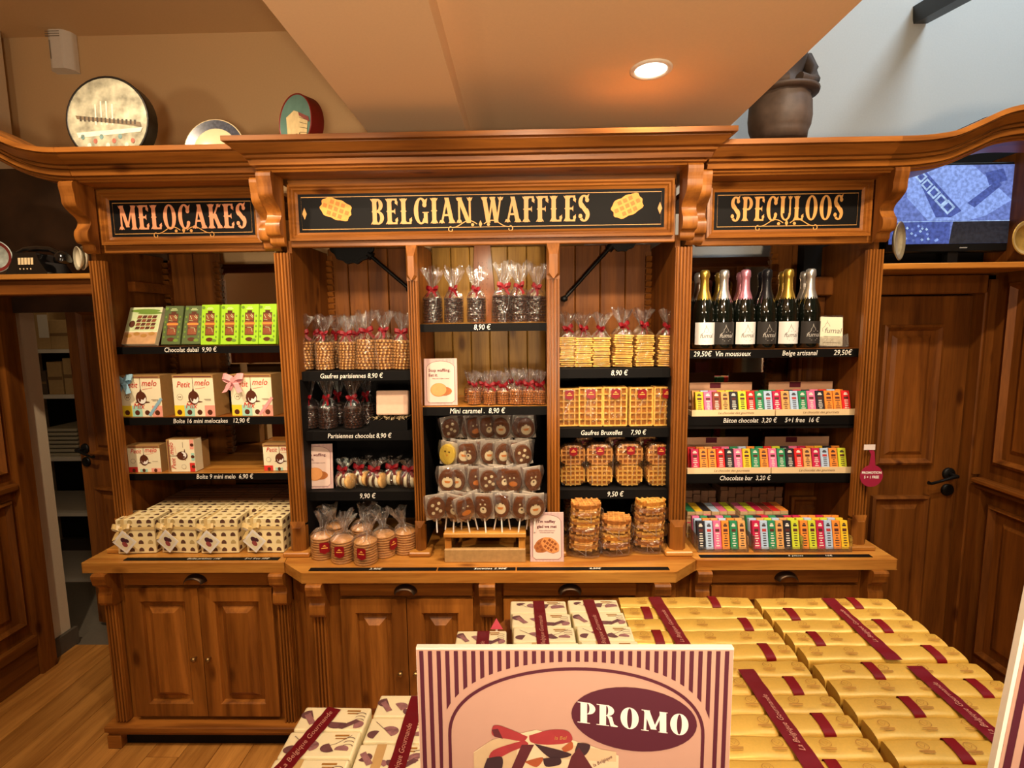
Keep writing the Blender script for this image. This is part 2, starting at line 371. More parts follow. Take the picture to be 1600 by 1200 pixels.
    if c == 'U': return 0.72, [[(0.17-w/2, 0.3), (0.17+w/2, 0.3), (0.17+w/2, 1), (0.17-w/2, 1)]]+quad((0.58, 0.3), (0.58, 1), 0.09)+ell(0.35, 0.3, 0.28, 0.31, 180, 360, w*0.6, t)+serif(0.17, 1, 0.17, o, True)+serif(0.58, 1, 0.13, o, True)
    return 0.3, []
def ornate(word, h, sx, cx, z0, y, orn=True, gap=0.06, slope=0.0):
    """one mesh builder holding the word centred at cx, baseline z0"""
    adv = []; x = 0
    for c in word:
        w_, p = glyph(c, orn); adv.append((x, p)); x += w_+gap
    x -= gap; b = MB(); kq = 0
    for k, (ox, p) in enumerate(adv):
        for q in p:
            kq += 1; b.flat([(cx+(ox+u-x/2)*h*sx, z0+v*h+slope*(ox+u-x/2)*h*sx) for u, v in q], y-2.5e-6*kq)
    return b
# ------------------------------------------------------------------ the room
XL, XR, YB = -2.345, 1.93, 2.50
fl = struct(MB().box(-2.4, 2.1, -3.0, 2.44, -0.06, -0.022).build('floor', DARKWOOD), 'oak strip floor running towards the tall shop cabinets')
pw = 0.128; nplank = int((XR-XL)/pw)+1
plank_me = {}
for i in range(nplank):
    x0 = XL+i*pw; cuts = [-3.0, -1.7+0.9*((i*7) % 5)/5, 0.1+0.9*((i*3) % 5)/5, 1.75-0.7*((i*4) % 7)/7, 2.44]
    for a, b in zip(cuts, cuts[1:]):
        MB().box(x0+0.001, min(x0+pw-0.001, XR+0.05), a+0.001, b-0.001, -0.022, 0.0).build('floor_plank', OAK('y'), fl, bevel=0.0012)
struct(MB().box(-3.7, -0.9, 2.44, 4.2, -0.06, -0.004).build('floor_back_room', mat('grey_stone', '6f6658', 0.6)), 'grey stone floor of the store room behind the passage')

struct(MB().box(XL-0.12, XL, -3.0, 2.44, 0, 2.97).build('wall_left', PLASTER), 'cream plaster wall beside the passage')
# rear wall: solid above the furniture, open at the passage
wb = MB().box(-1.62, 0.3, YB, YB+0.12, 0, 4.3).box(-3.6, -1.62, YB, YB+0.12, 1.86, 4.3)
struct(wb.build('wall_back', OCHRE), 'ochre plaster wall rising behind the cabinets')
struct(MB().box(0.3, 3.4, YB, YB+0.12, 0, 4.3).build('wall_skylight', COOLP), 'cool white plaster wall rising into the skylight well')
struct(MB().box(3.3, 3.42, -3, YB, 0, 4.3).build('wall_right', COOLP), 'far plaster wall under the skylight')
struct(MB().box(-3.6, 3.4, -3.12, -3.0, 0, 4.3).build('wall_front', PLASTER), 'plaster wall of the shop front')
struct(MB().box(-3.6, -0.5, -3.0, YB, 2.97, 3.05).build('ceiling', OCHRE), 'low plaster ceiling over the passage side')
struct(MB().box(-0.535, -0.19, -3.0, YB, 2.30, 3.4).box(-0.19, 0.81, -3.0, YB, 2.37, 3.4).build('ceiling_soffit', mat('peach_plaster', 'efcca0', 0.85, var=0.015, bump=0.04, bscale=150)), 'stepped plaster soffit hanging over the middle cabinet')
struct(MB().box(0.78, 3.4, -3.0, YB, 4.2, 4.3).build('ceiling_skylight', COOLP), 'high ceiling of the skylight well')
struct(MB().box(-3.7, -3.6, 2.44, 4.2, 0, 2.6).box(-1.0, -0.9, 2.62, 4.2, 0, 2.6).box(-3.7, -0.9, 4.2, 4.3, 0, 2.6).box(-3.7, -0.9, 2.62, 4.3, 2.6, 2.7).build('wall_back_room', mat('dull_store_plaster', 'b9a588', 0.9)), 'dim plaster walls of the store room')
# panelled left wall with its posts
def side_panel(o_name, X, sgn, y0, y1, z0, z1, parent, M):
    """raised panel on a side wall at X, facing towards sgn"""
    b = MB(); b.M = Matrix.Translation((X, 0, 0)) @ Matrix.Rotation(sgn*PI/2, 4, 'Z')
    a0, a1 = (y0, y1) if sgn > 0 else (-y1, -y0)
    b.rings(a0, a1, z0, z1, [(0, 0.02), (0, -0.012), (0.012, -0.02), (0.022, -0.006), (0.03, 0.004), (0.05, 0.004), (0.075, -0.008)])
    return b.build('panel', M, parent)
tl = struct(MB().box(XL, XL+0.03, -2.9, 2.215, 0.0, 1.78).box(XL, XL+0.06, 2.215, 2.29, 0, 1.80).build('trim_1', DARK('z')), 'dark pine panelling along the passage wall')
for a, b_ in ((1.42, 2.19), (0.5, 1.34)):
    for z0, z1 in ((0.26, 0.86), (0.98, 1.72)):
        side_panel('panel', XL+0.03, 1, a, b_, z0, z1, tl, DARK('z'))
    MB().box(XL+0.03, XL+0.065, a-0.04, b_+0.02, 0.90, 0.935).build('dado_rail', DARK('y'), tl, bevel=0.008)
struct(MB().box(XL, XL+0.045, -2.9, 2.215, 0, 0.15).box(XL+0.03, XL+0.055, -2.9, 2.215, 0.15, 0.2).build('baseboard_left', DARK('y'), bevel=0.004))
struct(MB().box(XL, XL+0.02, 2.29, 2.46, 0, 0.09).build('baseboard_passage', mat('grey_skirting', '5c5347', 0.7)))
# passage: lintel, shelf, dark back of the alcove, store-room door
zsL = P(60, 428, 1.93).z
struct(MB().box(XL, -1.585, 1.95, 2.06, P(60, 461, 1.95).z, zsL-0.021).build('trim_2', DARK('x'), bevel=0.004), 'dark wooden lintel over the passage')
struct(MB().box(XL, -1.56, 2.28, 2.30, 1.70, 2.32).build('trim_3', mat('smoky_brown_panel', '3a2718', 0.5, var=0.5, bscale=6)), 'smoky brown panel behind the telephone')
struct(MB().box(XL, -1.55, 2.06, 2.28, zsL-0.06, zsL-0.021).build('trim_4', DARK('x')))
def door_leaf(name, label, w, h, M, panels, parent_loc, rz, handle_x, hz):
    d = thing(name, None, None, parent_loc, rz); d['kind'] = 'structure'; d['label'] = label
    stile = 0.1; b = MB().box(0, w, 0.012, 0.04, 0, h)
    b.build('door_leaf', M('z'), d, world=False, bevel=0.003)
    for (x0, x1, z0, z1) in panels:
        MB().rings(x0, x1, z0, z1, [(0, 0.013), (0, -0.008), (0.010, -0.013), (0.020, -0.002), (0.026, 0.007), (0.042, 0.007), (0.058, -0.002)]).build('panel', M('z'), d, world=False)
    hd = MB()
    hd.lathe([(0, -0.004), (0.024, -0.004), (0.026, 0.0), (0.02, 0.006), (0, 0.007)], 16); hd.M = None
    g = MB(); g.M = Matrix.Translation((handle_x, 0.012, hz)) @ Matrix.Rotation(PI/2, 4, 'X')
    for dz in (0, -0.072): g.lathe([(0, 0.012), (0.022, 0.012), (0.027, 0.006), (0.027, 0)], 16, (0, dz, 0))
    g.lathe([(0.008, 0.012), (0.008, 0.05), (0, 0.052)], 10)
    s_ = -1 if handle_x > w/2 else 1
    g.tube([(0, 0, 0.045), (s_*0.02, -0.002, 0.05), (s_*0.06, -0.016, 0.05), (s_*0.105, -0.03, 0.047), (s_*0.118, -0.026, 0.046)], [0.009, 0.008, 0.006, 0.006, 0.008], 8)
    g.build('door_handle', IRON, d, world=False)
    return d
h1 = Vector((-1.60, 2.40, 0.02)); a1 = math.atan2(2.60-2.40, -2.35+1.60)
door_leaf('door_1', 'dark pine panelled door standing ajar to the store room', 0.78, 1.80, DARK, [(0.10, 0.34, 0.14, 0.78), (0.44, 0.68, 0.14, 0.78), (0.10, 0.34, 0.95, 1.70), (0.44, 0.68, 0.95, 1.70)], (-2.35, 2.60, 0.02), math.atan2(-0.20, 0.75), 0.045, 0.98)
# right side: panelled partition, door wall, alcove
tr = struct(MB().box(XR, XR+0.05, 0.6, 2.22, 0, 2.26).box(XR-0.03, XR, 2.14, 2.22, 0.97, 1.78).box(XR-0.03, XR, 2.10, 2.20, 0, 0.93).build('trim_5', DARK('z')), 'dark pine panelled partition beside the right door')
for a, b_ in ((1.42, 2.08), (0.7, 1.34)):
    side_panel('panel', XR, -1, a, b_, 1.03, 1.76, tr, DARK('z')); side_panel('panel', XR, -1, a, b_, 0.2, 0.86, tr, DARK('z'))
    MB().box(XR-0.035, XR, a-0.05, b_+0.045, 0.915, 0.94).box(XR-0.05, XR, a-0.05, b_+0.05, 0.94, 0.962).build('dado_rail', DARK('y'), tr, bevel=0.006)
zsR = P(1500, 410, 1.93).z
struct(MB().prism([(1.2, 0), (1.98, 0), (2.2, P(1640, 166, 2.24).z), (P(1600, 172, 2.24).x, P(1600, 172, 2.24).z), (P(1540, 183, 2.24).x, P(1540, 183, 2.24).z), (P(1478, 211, 2.24).x, P(1478, 211, 2.24).z), (1.2, P(1478, 225, 2.24).z)], 'y', 2.24, 2.30).build('wall_alcove', DARKWOOD), 'black back wall of the television alcove')
struct(MB().box(1.893, 1.93, 2.15, 2.24, 0, 1.80).box(1.2, 1.93, 2.15, 2.24, 1.725, 1.80).build('trim_6', DARK('z'), bevel=0.004), 'dark pine door frame under the alcove shelf')
dr = door_leaf('door_2', 'panelled pine door with black lever handle beside the right cabinet', 0.74, 1.72, DARK, [(0.02, 0.235, 0.16, 0.86), (0.37, 0.615, 0.16, 0.86), (0.02, 0.215, 1.0, 1.60), (0.37, 0.615, 1.0, 1.60)], (1.15, 2.19, 0.0), 0.0, 0.698, 0.955)
dr['label'] = 'panelled pine door with black lever handle below the television'
# arched cornices over the two passages
CORNICE_PROFILE = [(-0.02, -0.09), (0.080, -0.09), (0.084, -0.085), (0.094, -0.083), (0.096, -0.079), (0.088, -0.0775), (0.088, -0.0755), (0.106, -0.074), (0.111, -0.060), (0.102, -0.0585), (0.102, -0.056), (0.118, -0.054), (0.121, -0.048), (0.112, -0.0465), (0.112, -0.0440), (0.128, -0.042), (0.143, -0.031), (0.156, -0.0215), (0.149, -0.020), (0.149, -0.0172), (0.165, -0.0155), (0.165, 0.0), (-0.02, 0.0)]
PROF = [(-z, 1.90-o) for o, z in CORNICE_PROFILE[::-1][1:-1]]+[(0.09, 1.94), (0.0, 1.94)]
def arch(name, label, pts):
    pts = spline([(p.x, p.z, 0) for p in pts], 8); b = MB(); k = len(PROF); vs = []
    for i, p in enumerate(pts):
        a, c = Vector(pts[max(i-1, 0)]), Vector(pts[min(i+1, len(pts)-1)]); t = (c-a).normalized(); nx, nz = t.y, -t.x
        if nz > 0: nx, nz = -nx, -nz
        vs += [(p[0]+nx*d, y, p[1]+nz*d) for d, y in PROF]
    b.add(vs, [(i*k+j, (i+1)*k+j, (i+1)*k+(j+1) % k, i*k+(j+1) % k) for i in range(len(pts)-1) for j in range(k)])
    b.add(vs[:k], [tuple(range(k))]); b.add(vs[-k:], [tuple(range(k))])
    return struct(b.build(name, PINE('x')), label)
arch('trim_7', 'curved pine cornice sweeping up over the television', [P(x, y, 1.735) for x, y in ((1411, 212), (1440, 211), (1470, 208), (1500, 202), (1535, 187), (1570, 171), (1600, 163), (1640, 158), (1720, 158))])
arch('trim_8', 'curved pine cornice sweeping up over the telephone shelf', [P(x, y, 1.735) for x, y in ((84, 230), (60, 229), (35, 225), (15, 219), (-5, 210), (-40, 192), (-90, 170), (-150, 160))])
struct(MB().box(XL, -1.585, 1.93, 2.28, zsL-0.02, zsL).build('trim_9', PALE('x'), bevel=0.003), 'pine shelf over the passage holding the telephone')
struct(MB().box(1.305, 1.93, 1.93, 2.24, zsR-0.022, zsR).build('trim_10', PALE('x'), bevel=0.003), 'pine shelf over the right door holding the television')
# black rafter in the skylight well
ra, rb = P(1437, 24, 2.5), P(1500, -12, 2.2)
b = MB(); d = (rb-ra); ra2 = ra-d*0.02; rb2 = ra+d*6; wv, uv = Vector((0.03, 0, 0)), Vector((0, 0.012, 0.04))
b.add([q+sx*wv+sz*uv for q in (ra2, rb2) for sx, sz in ((-1,-1),(1,-1),(1,1),(-1,1))], [(0,1,2,3),(4,5,6,7),(0,1,5,4),(1,2,6,5),(2,3,7,6),(3,0,4,7)])
struct(b.build('trim_11', IRON), 'black rafter running up into the skylight well')

# ------------------------------------------------------------------ the cabinets
ZC = 0.76                                     # worktop height
def flutes(x0, x1, y, z0, z1, n, mb):
    """shaft with n ribs; front of the ribs at y"""
    mb.box(x0, x1, y+0.010, y+0.026, z0, z1); w = (x1-x0)/n
    for k in range(n):
        a = x0+k*w+w*0.19; b_ = a+w*0.62
        mb.prism([(a, y+0.010), (a+w*0.06, y+0.002), (a+w*0.2, y), (b_-w*0.2, y), (b_-w*0.06, y+0.002), (b_, y+0.010)], 'z', z0, z1)
def pilaster_base(x0, x1, y, parent, z0=ZC):
    MB().box(x0-0.022, x1+0.022, y-0.03, y+0.05, z0, z0+0.018).build('plinth', PALE('x'), parent, bevel=0.004)
    c = 0.014; ya = y-0.014; zt = z0+0.13; xm = (x0+x1)/2
    b = MB().prism([(x0, y+0.026), (x0, ya+c), (x0+c, ya), (x1-c, ya), (x1, ya+c), (x1, y+0.026)], 'z', z0+0.018, zt-0.022)
    b.add([(x0, ya+c, zt-0.022), (x0+c, ya, zt-0.022), (x1-c, ya, zt-0.022), (x1, ya+c, zt-0.022), (x1, y, zt), (x0, y, zt), (xm, ya, zt-0.045)],
          [(0, 1, 5), (2, 3, 4), (1, 6, 5), (6, 2, 4), (5, 6, 4)])
    b.build('pilaster_block', PINE('z'), parent)
S_CURVE = spline([(0, 0), (-0.088, 0), (-0.088, -0.05), (-0.084, -0.078), (-0.062, -0.098), (-0.040, -0.112), (-0.030, -0.128), (-0.036, -0.145), (-0.048, -0.162), (-0.050, -0.182), (-0.042, -0.20), (-0.022, -0.205), (-0.018, -0.225), (0, -0.235)], 5)
def corbel(x0, x1, y, ztop, parent, s=1.0, name='corbel'):
    return MB().prism([(y+a*s, ztop+b*s) for a, b, *_ in S_CURVE], 'x', x0, x1).build(name, PINE('z'), parent, bevel=0.002)
def sign_board(parent, x0, x1, z0, z1, y, word, h, sx, cx, zb, M, orn=True):
    MB().rings(x0-0.03, x1+0.03, z0-0.03, z1+0.03, [(0, 0.012), (0, -0.012), (0.008, -0.014), (0.012, -0.006), (0.018, -0.008), (0.022, -0.001), (0.03, 0.004)], fill=False, y=y).build('sign_frame', PINE('x'), parent)
    sb = MB().box(x0, x1, y+0.004, y+0.012, z0, z1).build('sign_board', BLACK, parent, label='black painted board with gold lettering and a fine gold border')
    e = y+0.0035; i = 0.011
    MB().flatstroke([(x0+i, z0+i), (x1-i, z0+i), (x1-i, z1-i), (x0+i, z1-i)], 0.0022, e, closed=True).build('border_line', GOLDLET, sb)
    ornate(word, h, sx, cx, zb, e-0.001).build('lettering', M, sb)
    # scroll under the word
    q = MB(); zq = z0+0.021; L = h*1.7
    for s in (-1, 1):
        pts = []
        for k in range(15):
            t = k/14; pts.append((cx+s*(0.012+t*L*0.62), zq+0.013*math.sin(t*PI*1.6)*(1-0.2*t)))
        for k in range(14):
            a = PI*0.75*k/6; r = 0.011*(1-k/20); pts.append((pts[14][0]+s*r*math.sin(a), pts[14][1]-0.008+r*math.cos(a)))
        q.flatstroke(pts, 0.0030, e-0.0015)
        for bb in ball(cx+s*0.028, zq-0.002, 0.0055): q.flat(bb, e-0.0015)
    q.flat([(cx-0.006, zq), (cx, zq-0.013), (cx+0.006, zq), (cx, zq+0.013)], e-0.0015)
    q.build('scroll', GOLDLET, sb)
    return sb
def cornice(parent, x0, x1, y0, ztop, path_l=True, path_r=True, yb=2.3):
    pr = CORNICE_PROFILE
    path = ([(x0, yb)] if path_l else [])+[(x0, y0), (x1, y0)]+([(x1, yb)] if path_r else [])
    b = MB().sweep(path, [(o, ztop+z) for o, z in pr])
    return b.build('cornice', PINE('x'), parent)
def tooth_rack(x, y, z0, z1, parent, w=0.012):
    b = MB(); z = z0
    while z < z1-0.02:
        b.prism([(y, z), (y-0.010, z+0.004), (y-0.022, z+0.022), (y, z+0.022)], 'x', x-w, x+w); z += 0.026
    return b.box(x-w, x+w, y-0.002, y+0.012, z0, z1).build('tooth_rack', DARK('z'), parent)
def shelf(parent, x0, x1, y0, y1, ztop, M, words=(), strip=0.035, name='shelf', th=0.018):
    s = MB().box(x0, x1, y0+0.004, y1, ztop-th, ztop).build(name, M, parent, bevel=0.001)
    MB().box(x0, x1, y0-0.002, y0+0.003, ztop-strip, ztop-0.0003).build('price_strip', BLACK, s, label='black price strip along the shelf edge')
    for (t, cx, sz) in words:
        text(t, sz, CHALK, (cx, y0-0.0028, ztop-strip*0.5-sz*0.3), s, shear=0.16, sx=0.84)
    return s
def planks(parent, x0, x1, n, y, z0, z1, M, name='back_plank'):
    w = (x1-x0)/n
    for k in range(n):
        MB().box(x0+k*w+0.0012, x0+(k+1)*w-0.0012, y+0.002*(k % 2), y+0.016, z0, z1).build(name, M, parent, bevel=0.003)

YC, YS = 1.85, 1.89
# --- middle hutch
hc = thing('display_hutch', 'tall pine display hutch under the Belgian Waffles sign, in three bays', 'display cabinet', (-0.135, 2.0, ZC), group='pine display hutches')
PX = [(-0.885, -0.827), (-0.409, -0.371), (0.091, 0.137), (0.547, 0.605)]
for k, (a, b_) in enumerate(PX):
    mb = MB(); zt = 1.885 if k in (0, 3) else 1.78
    flutes(a, b_, YC, ZC+0.12, zt, 5 if k in (0, 3) else 4, mb); mb.build('pilaster', PINE('z'), hc)
    pilaster_base(a, b_, YC, hc)
    if k in (0, 3): corbel(a+0.004, b_-0.004, YC, 2.14, hc)
    else:   # faceted capital
        xm = (a+b_)/2; b = MB().box(a, b_, YC+0.004, YC+0.026, 1.78, 1.905)
        b.add([(a, YC+0.004, 1.905), (b_, YC+0.004, 1.905), (b_, YC+0.004, 1.795), (xm, YC-0.012, 1.78), (a, YC+0.004, 1.795), (b_-0.008, YC-0.012, 1.865), (a+0.008, YC-0.012, 1.865), (b_-0.008, YC-0.012, 1.80), (a+0.008, YC-0.012, 1.80)],
              [(0, 1, 5, 6), (1, 2, 7, 5), (0, 6, 8, 4), (6, 5, 7, 8), (8, 7, 3), (7, 2, 3), (4, 8, 3)])
        b.build('pilaster_capital', PINE('z'), hc)
YBK = 2.22
LOWZ = 1.425
for k, (a, b_) in enumerate([(-0.845, -0.827), (-0.399, -0.381), (0.105, 0.123), (0.549, 0.567)]):
    zsplit = 1.30 if k in (1, 2) else LOWZ
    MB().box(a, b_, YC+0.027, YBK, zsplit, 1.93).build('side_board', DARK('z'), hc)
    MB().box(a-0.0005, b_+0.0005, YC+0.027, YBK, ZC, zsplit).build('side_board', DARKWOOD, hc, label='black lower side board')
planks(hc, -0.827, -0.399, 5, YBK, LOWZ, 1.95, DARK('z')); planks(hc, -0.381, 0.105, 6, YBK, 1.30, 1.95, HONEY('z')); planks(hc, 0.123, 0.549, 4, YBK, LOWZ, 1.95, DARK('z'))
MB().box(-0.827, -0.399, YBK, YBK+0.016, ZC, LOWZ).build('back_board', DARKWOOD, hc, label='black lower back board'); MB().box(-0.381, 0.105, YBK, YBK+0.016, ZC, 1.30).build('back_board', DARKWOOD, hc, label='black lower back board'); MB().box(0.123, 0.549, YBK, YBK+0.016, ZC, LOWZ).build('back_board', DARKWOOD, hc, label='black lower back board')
tooth_rack(-0.815, YBK-0.002, 1.46, 1.92, hc); tooth_rack(0.537, YBK-0.002, 1.46, 1.92, hc)
MB().box(-0.827, 0.547, YC+0.02, YC+0.045, 1.905, 2.15).build('header', PINE('x'), hc, bevel=0.003)
sb = sign_board(hc, -0.79, 0.505, 1.955, 2.088, YC+0.012, 'BELGIAN WAFFLES', 0.088, 0.86, -0.142, 1.980, GOLDLET)
for s, sx_ in ((-0.768, 1), (0.489, 1)):   # side diamonds of the border
    MB().flat([(s-0.008, 2.02), (s, 2.0), (s+0.008, 2.02), (s, 2.042)], YC+0.014).build('border_diamond', GOLDLET, sb)
def sign_waffle(cx, cz, ang):
    b = MB(); n = 40; ca, sa = math.cos(ang), math.sin(ang)
    def q(u, v): return (cx+u*ca-v*sa, cz+u*sa+v*ca)
    out = []
    for k in range(n):
        a = 2*PI*k/n; c, s_ = math.cos(a), math.sin(a); r = 1/((abs(c)**3.2+abs(s_)**3.2)**(1/3.2))*(1+0.05*math.cos(9*a))
        out.append(q(0.055*r*c, 0.034*r*s_))
    b.flat(out, YC+0.0145, 0)
    for i in range(5):
        for j in range(3):
            u, v = (i-2)*0.0205, (j-1)*0.020
            if abs(i-2) == 2 and abs(j-1) == 1: continue
            b.flat([q(u-0.007, v-0.0068), (q(u+0.007, v-0.0068)), q(u+0.007, v+0.0068), q(u-0.007, v+0.0068)], YC+0.0138, 1)
    b.build('waffle_picture', [mat('print_waffle', 'd9953f', 0.6, var=0.1), mat('print_waffle_pocket', 'b56f26', 0.6, var=0.1)], sb)
sign_waffle(-0.655, 2.035, -0.35); sign_waffle(0.375, 2.03, 0.42)
cornice(hc, -0.785, 0.515, YC, 2.227)
MB().box(-0.827, 0.547, 1.87, 2.28, 2.10, 2.12).build('top_board', DARK('x'), hc)
YF = 1.90
SH = {}
SH['CA'] = shelf(hc, -0.827, -0.399, YF, YBK, 1.454, DARKWOOD, [('Gaufres parisiennes 8,90 €', -0.64, 0.026)])
SH['CB'] = shelf(hc, -0.827, -0.399, YF, YBK, 1.225, DARKWOOD, [('Parisiennes chocolat 8,90 €', -0.62, 0.026)])
SH['CC'] = shelf(hc, -0.827, -0.399, YF, YBK, 0.989, DARKWOOD, [('9,90 €', -0.60, 0.028)])
SH['CD'] = shelf(hc, -0.381, 0.105, YF, YBK, 1.627, PALE('x'), [('8,90 €', -0.146, 0.028)], 0.03)
SH['CE'] = shelf(hc, -0.381, 0.105, YF, YBK, 1.316, PALE('x'), [('Mini caramel .  8,90 €', -0.17, 0.028)], 0.033)
SH['CF'] = shelf(hc, 0.123, 0.549, YF, YBK, 1.455, DARKWOOD, [('8,90 €', 0.36, 0.028)])
SH['CG'] = shelf(hc, 0.123, 0.549, YF, YBK, 1.230, DARKWOOD, [('Gaufres Bruxelles     7,90 €', 0.34, 0.026)])
SH['CH'] = shelf(hc, 0.123, 0.549, YF, YBK, 0.991, DARKWOOD, [('9,50 €', 0.35, 0.028)])
# --- side hutches
YF2 = 1.95
def side_hutch(label, x0, x1, word, cx, sx, zoff, pil, mirror, boards, M):
    h = thing('display_hutch', label, 'display cabinet', ((x0+x1)/2, 2.05, ZC), group='pine display hutches')
    a, b_ = pil; mb = MB(); flutes(a, b_, YS, ZC+0.12, 1.872, 5, mb); mb.build('pilaster', PINE('z'), h); pilaster_base(a, b_, YS, h)
    corbel(a+0.004, b_-0.002, YS, 2.13, h)
    ia, ib = (-1.597, -1.580) if a < 0 else (1.275, 1.292)
    MB().box(ia, ib, YS+0.027, 2.31, ZC, 1.93).build('side_board', DARK('z'), h)
    oa, ob = (x1-0.02, x1) if a < 0 else (x0, x0+0.02)
    MB().box(oa, ob, YS+0.03, 2.31, ZC, 1.93).build('side_board', DARK('z'), h)
    corbel(oa-0.02, ob+0.02, YS, 2.13, h)
    MB().box(min(x0, a)+0.03, max(x1, b_)-0.03, YS+0.022, YS+0.045, 1.90+zoff, 2.14).build('header', PINE('x'), h, bevel=0.003)
    MB().box(x0, x1, 1.94, 2.31, 2.09, 2.11).build('top_board', DARK('x'), h)
    for (u, v, n) in boards: planks(h, u, v, n, 2.292, ZC, 1.95, DARK('z'))
    mr = MB().box(mirror[0], mirror[1], 2.287, 2.30, 0.8, 1.9).build('mirror', mat('old_mirror', 'b8ab98', 0.03, metal=1.0, var=0.0), h, label='mirror glass behind the shelves')
    return h
hl = side_hutch('pine display hutch under the Melocakes sign, stacked with cake boxes', -1.59, -0.885, 'MELOCAKES', -1.24, 0.72, 0.0, (-1.592, -1.537), (-1.335, -0.905), [(-1.58, -1.335, 2)], 0)
LET2 = mat('rose_gold_lettering', 'd98f66', 0.5, var=0.0)
sign_board(hl, -1.505, -0.972, 1.958, 2.090, YS+0.016, 'MELOCAKES', 0.086, 0.83, -1.236, 1.984, LET2)
cornice(hl, P(85, 250, 1.735).x+0.0015, -0.89, YS+0.01, P(85, 230, 1.735).z, path_l=False, path_r=False)
for z in (1.55, 1.275, 1.05): pass
shelf(hl, -1.577, -0.905, YF2, 2.285, 1.553, DARK('x'), [('Chocolat dubaï  9,90 €', -1.275, 0.026)], 0.028)
shelf(hl, -1.577, -0.905, YF2, 2.285, 1.276, DARK('x'), [('Boîte 16 mini melocakes   12,90 €', -1.215, 0.026)], 0.030)
shelf(hl, -1.577, -0.905, YF2, 2.285, 1.050, PALE('x'), [('Boîte 9 mini melo  6,90 €', -1.18, 0.026)], 0.026)
tooth_rack(-1.566, 2.282, 0.95, 1.92, hl); tooth_rack(-1.342, 2.285, 0.95, 1.92, hl)
hr = side_hutch('pine display hutch under the Speculoos sign, filled with bottles and chocolate bars', 0.605, 1.298, 'SPECULOOS', 0.95, 0.72, -0.004, (1.244, 1.298), (0.625, 1.085), [(1.085, 1.275, 2)], 0)
sign_board(hr, 0.695, 1.214, 1.950, 2.082, YS+0.016, 'SPECULOOS', 0.084, 0.76, 0.953, 1.980, GOLDLET)
cornice(hr, 0.625, P(1410, 240, 1.735).x-0.0015, YS+0.01, P(1411, 212, 1.735).z, path_l=False, path_r=False)
shelf(hr, 0.625, 1.273, YF2, 2.285, 1.517, DARK('x'), [('29,50€  Vin mousseux', 0.755, 0.028), ('Belge artisanal', 1.045, 0.027), ('29,50€', 1.205, 0.028)], 0.032)
shelf(hr, 0.625, 1.273, YF2, 2.285, 1.262, DARKWOOD, [('Bâton chocolat  3,20 €     5+1 free  16 €', 0.95, 0.026)], 0.034, th=0.05)
shelf(hr, 0.625, 1.273, YF2, 2.285, 1.035, DARKWOOD, [('Chocolate bar  3,20 €', 0.86, 0.026)], 0.034, th=0.04)
tooth_rack(1.26, 2.282, 0.9, 1.92, hr); tooth_rack(1.092, 2.285, 0.9, 1.92, hr)

# --- worktops (three boards meeting at mitred seams)
ZW = 0.722
def worktop(name, label, poly):
    b = MB().prism(poly, 'z', ZW, ZC)
    return tag(b.build(name, PALE('x'), bevel=0.006, seg=2), label, 'worktop', 'pine worktops')
YWS, YWC = 1.78, 1.70
pl = PZ(440, 884, ZC); prr = PZ(1087, 874, ZC)
worktop('worktop', 'rounded pine worktop carrying the cream chocolate cubes', [(-1.645, YWS), (pl.x-0.001, YWS), (-0.905, 1.875), (-0.905, 2.31), (-1.60, 2.31), (-1.645, 2.0)])
worktop('worktop', 'wide pine worktop with cut corners before the waffle bays', [(pl.x+0.001, YWS), (-0.785, YWC), (0.527, YWC), (prr.x-0.001, YWS+0.01), (0.605, 1.88), (0.605, 2.25), (-0.903, 2.25), (-0.903, 1.875)])
worktop('worktop', 'rounded pine worktop under the chocolate bar holders', [(prr.x+0.001, YWS+0.01), (1.352, YWS+0.01), (1.352, 2.0), (1.31, 2.31), (0.607, 2.31), (0.607, 1.88)])
def strip_on(x0, x1, y0, label, words, parent=None):
    o = MB().box(x0, x1, y0, y0+0.022, ZC, ZC+0.002).build('price_strip', BLACK); tag(o, label, 'price label', 'price strips on the worktops')
    for t, cx, sz in words: text(t, sz, CHALK, (cx, y0+0.006, ZC+0.0026), o, rot=(0, 0, 0), shear=0.3, sx=1.2)
strip_on(-1.50, -0.915, YWS+0.02, 'black price strip on the worktop before the cream chocolate cubes', [('Boîte pralines 19€', -1.2, 0.014), ('5+1 free 95€', -1.0, 0.014)])
strip_on(-0.765, -0.31, YWC+0.015, 'black price strip on the worktop before the caramel wafer towers', [('2,90€', -0.53, 0.015)])
strip_on(-0.305, -0.03, YWC+0.015, 'black price strip on the worktop before the lollipop stand', [('Sucettes 2.90€', -0.12, 0.016)])
strip_on(-0.025, 0.51, YWC+0.015, 'black price strip on the worktop before the baked waffle piles', [('4,50€', 0.25, 0.015)])
strip_on(0.65, 1.275, YWS+0.03, 'black price strip on the worktop before the standing chocolate bars', [('5 pièces', 1.0, 0.014), ('16€', 1.12, 0.014)])

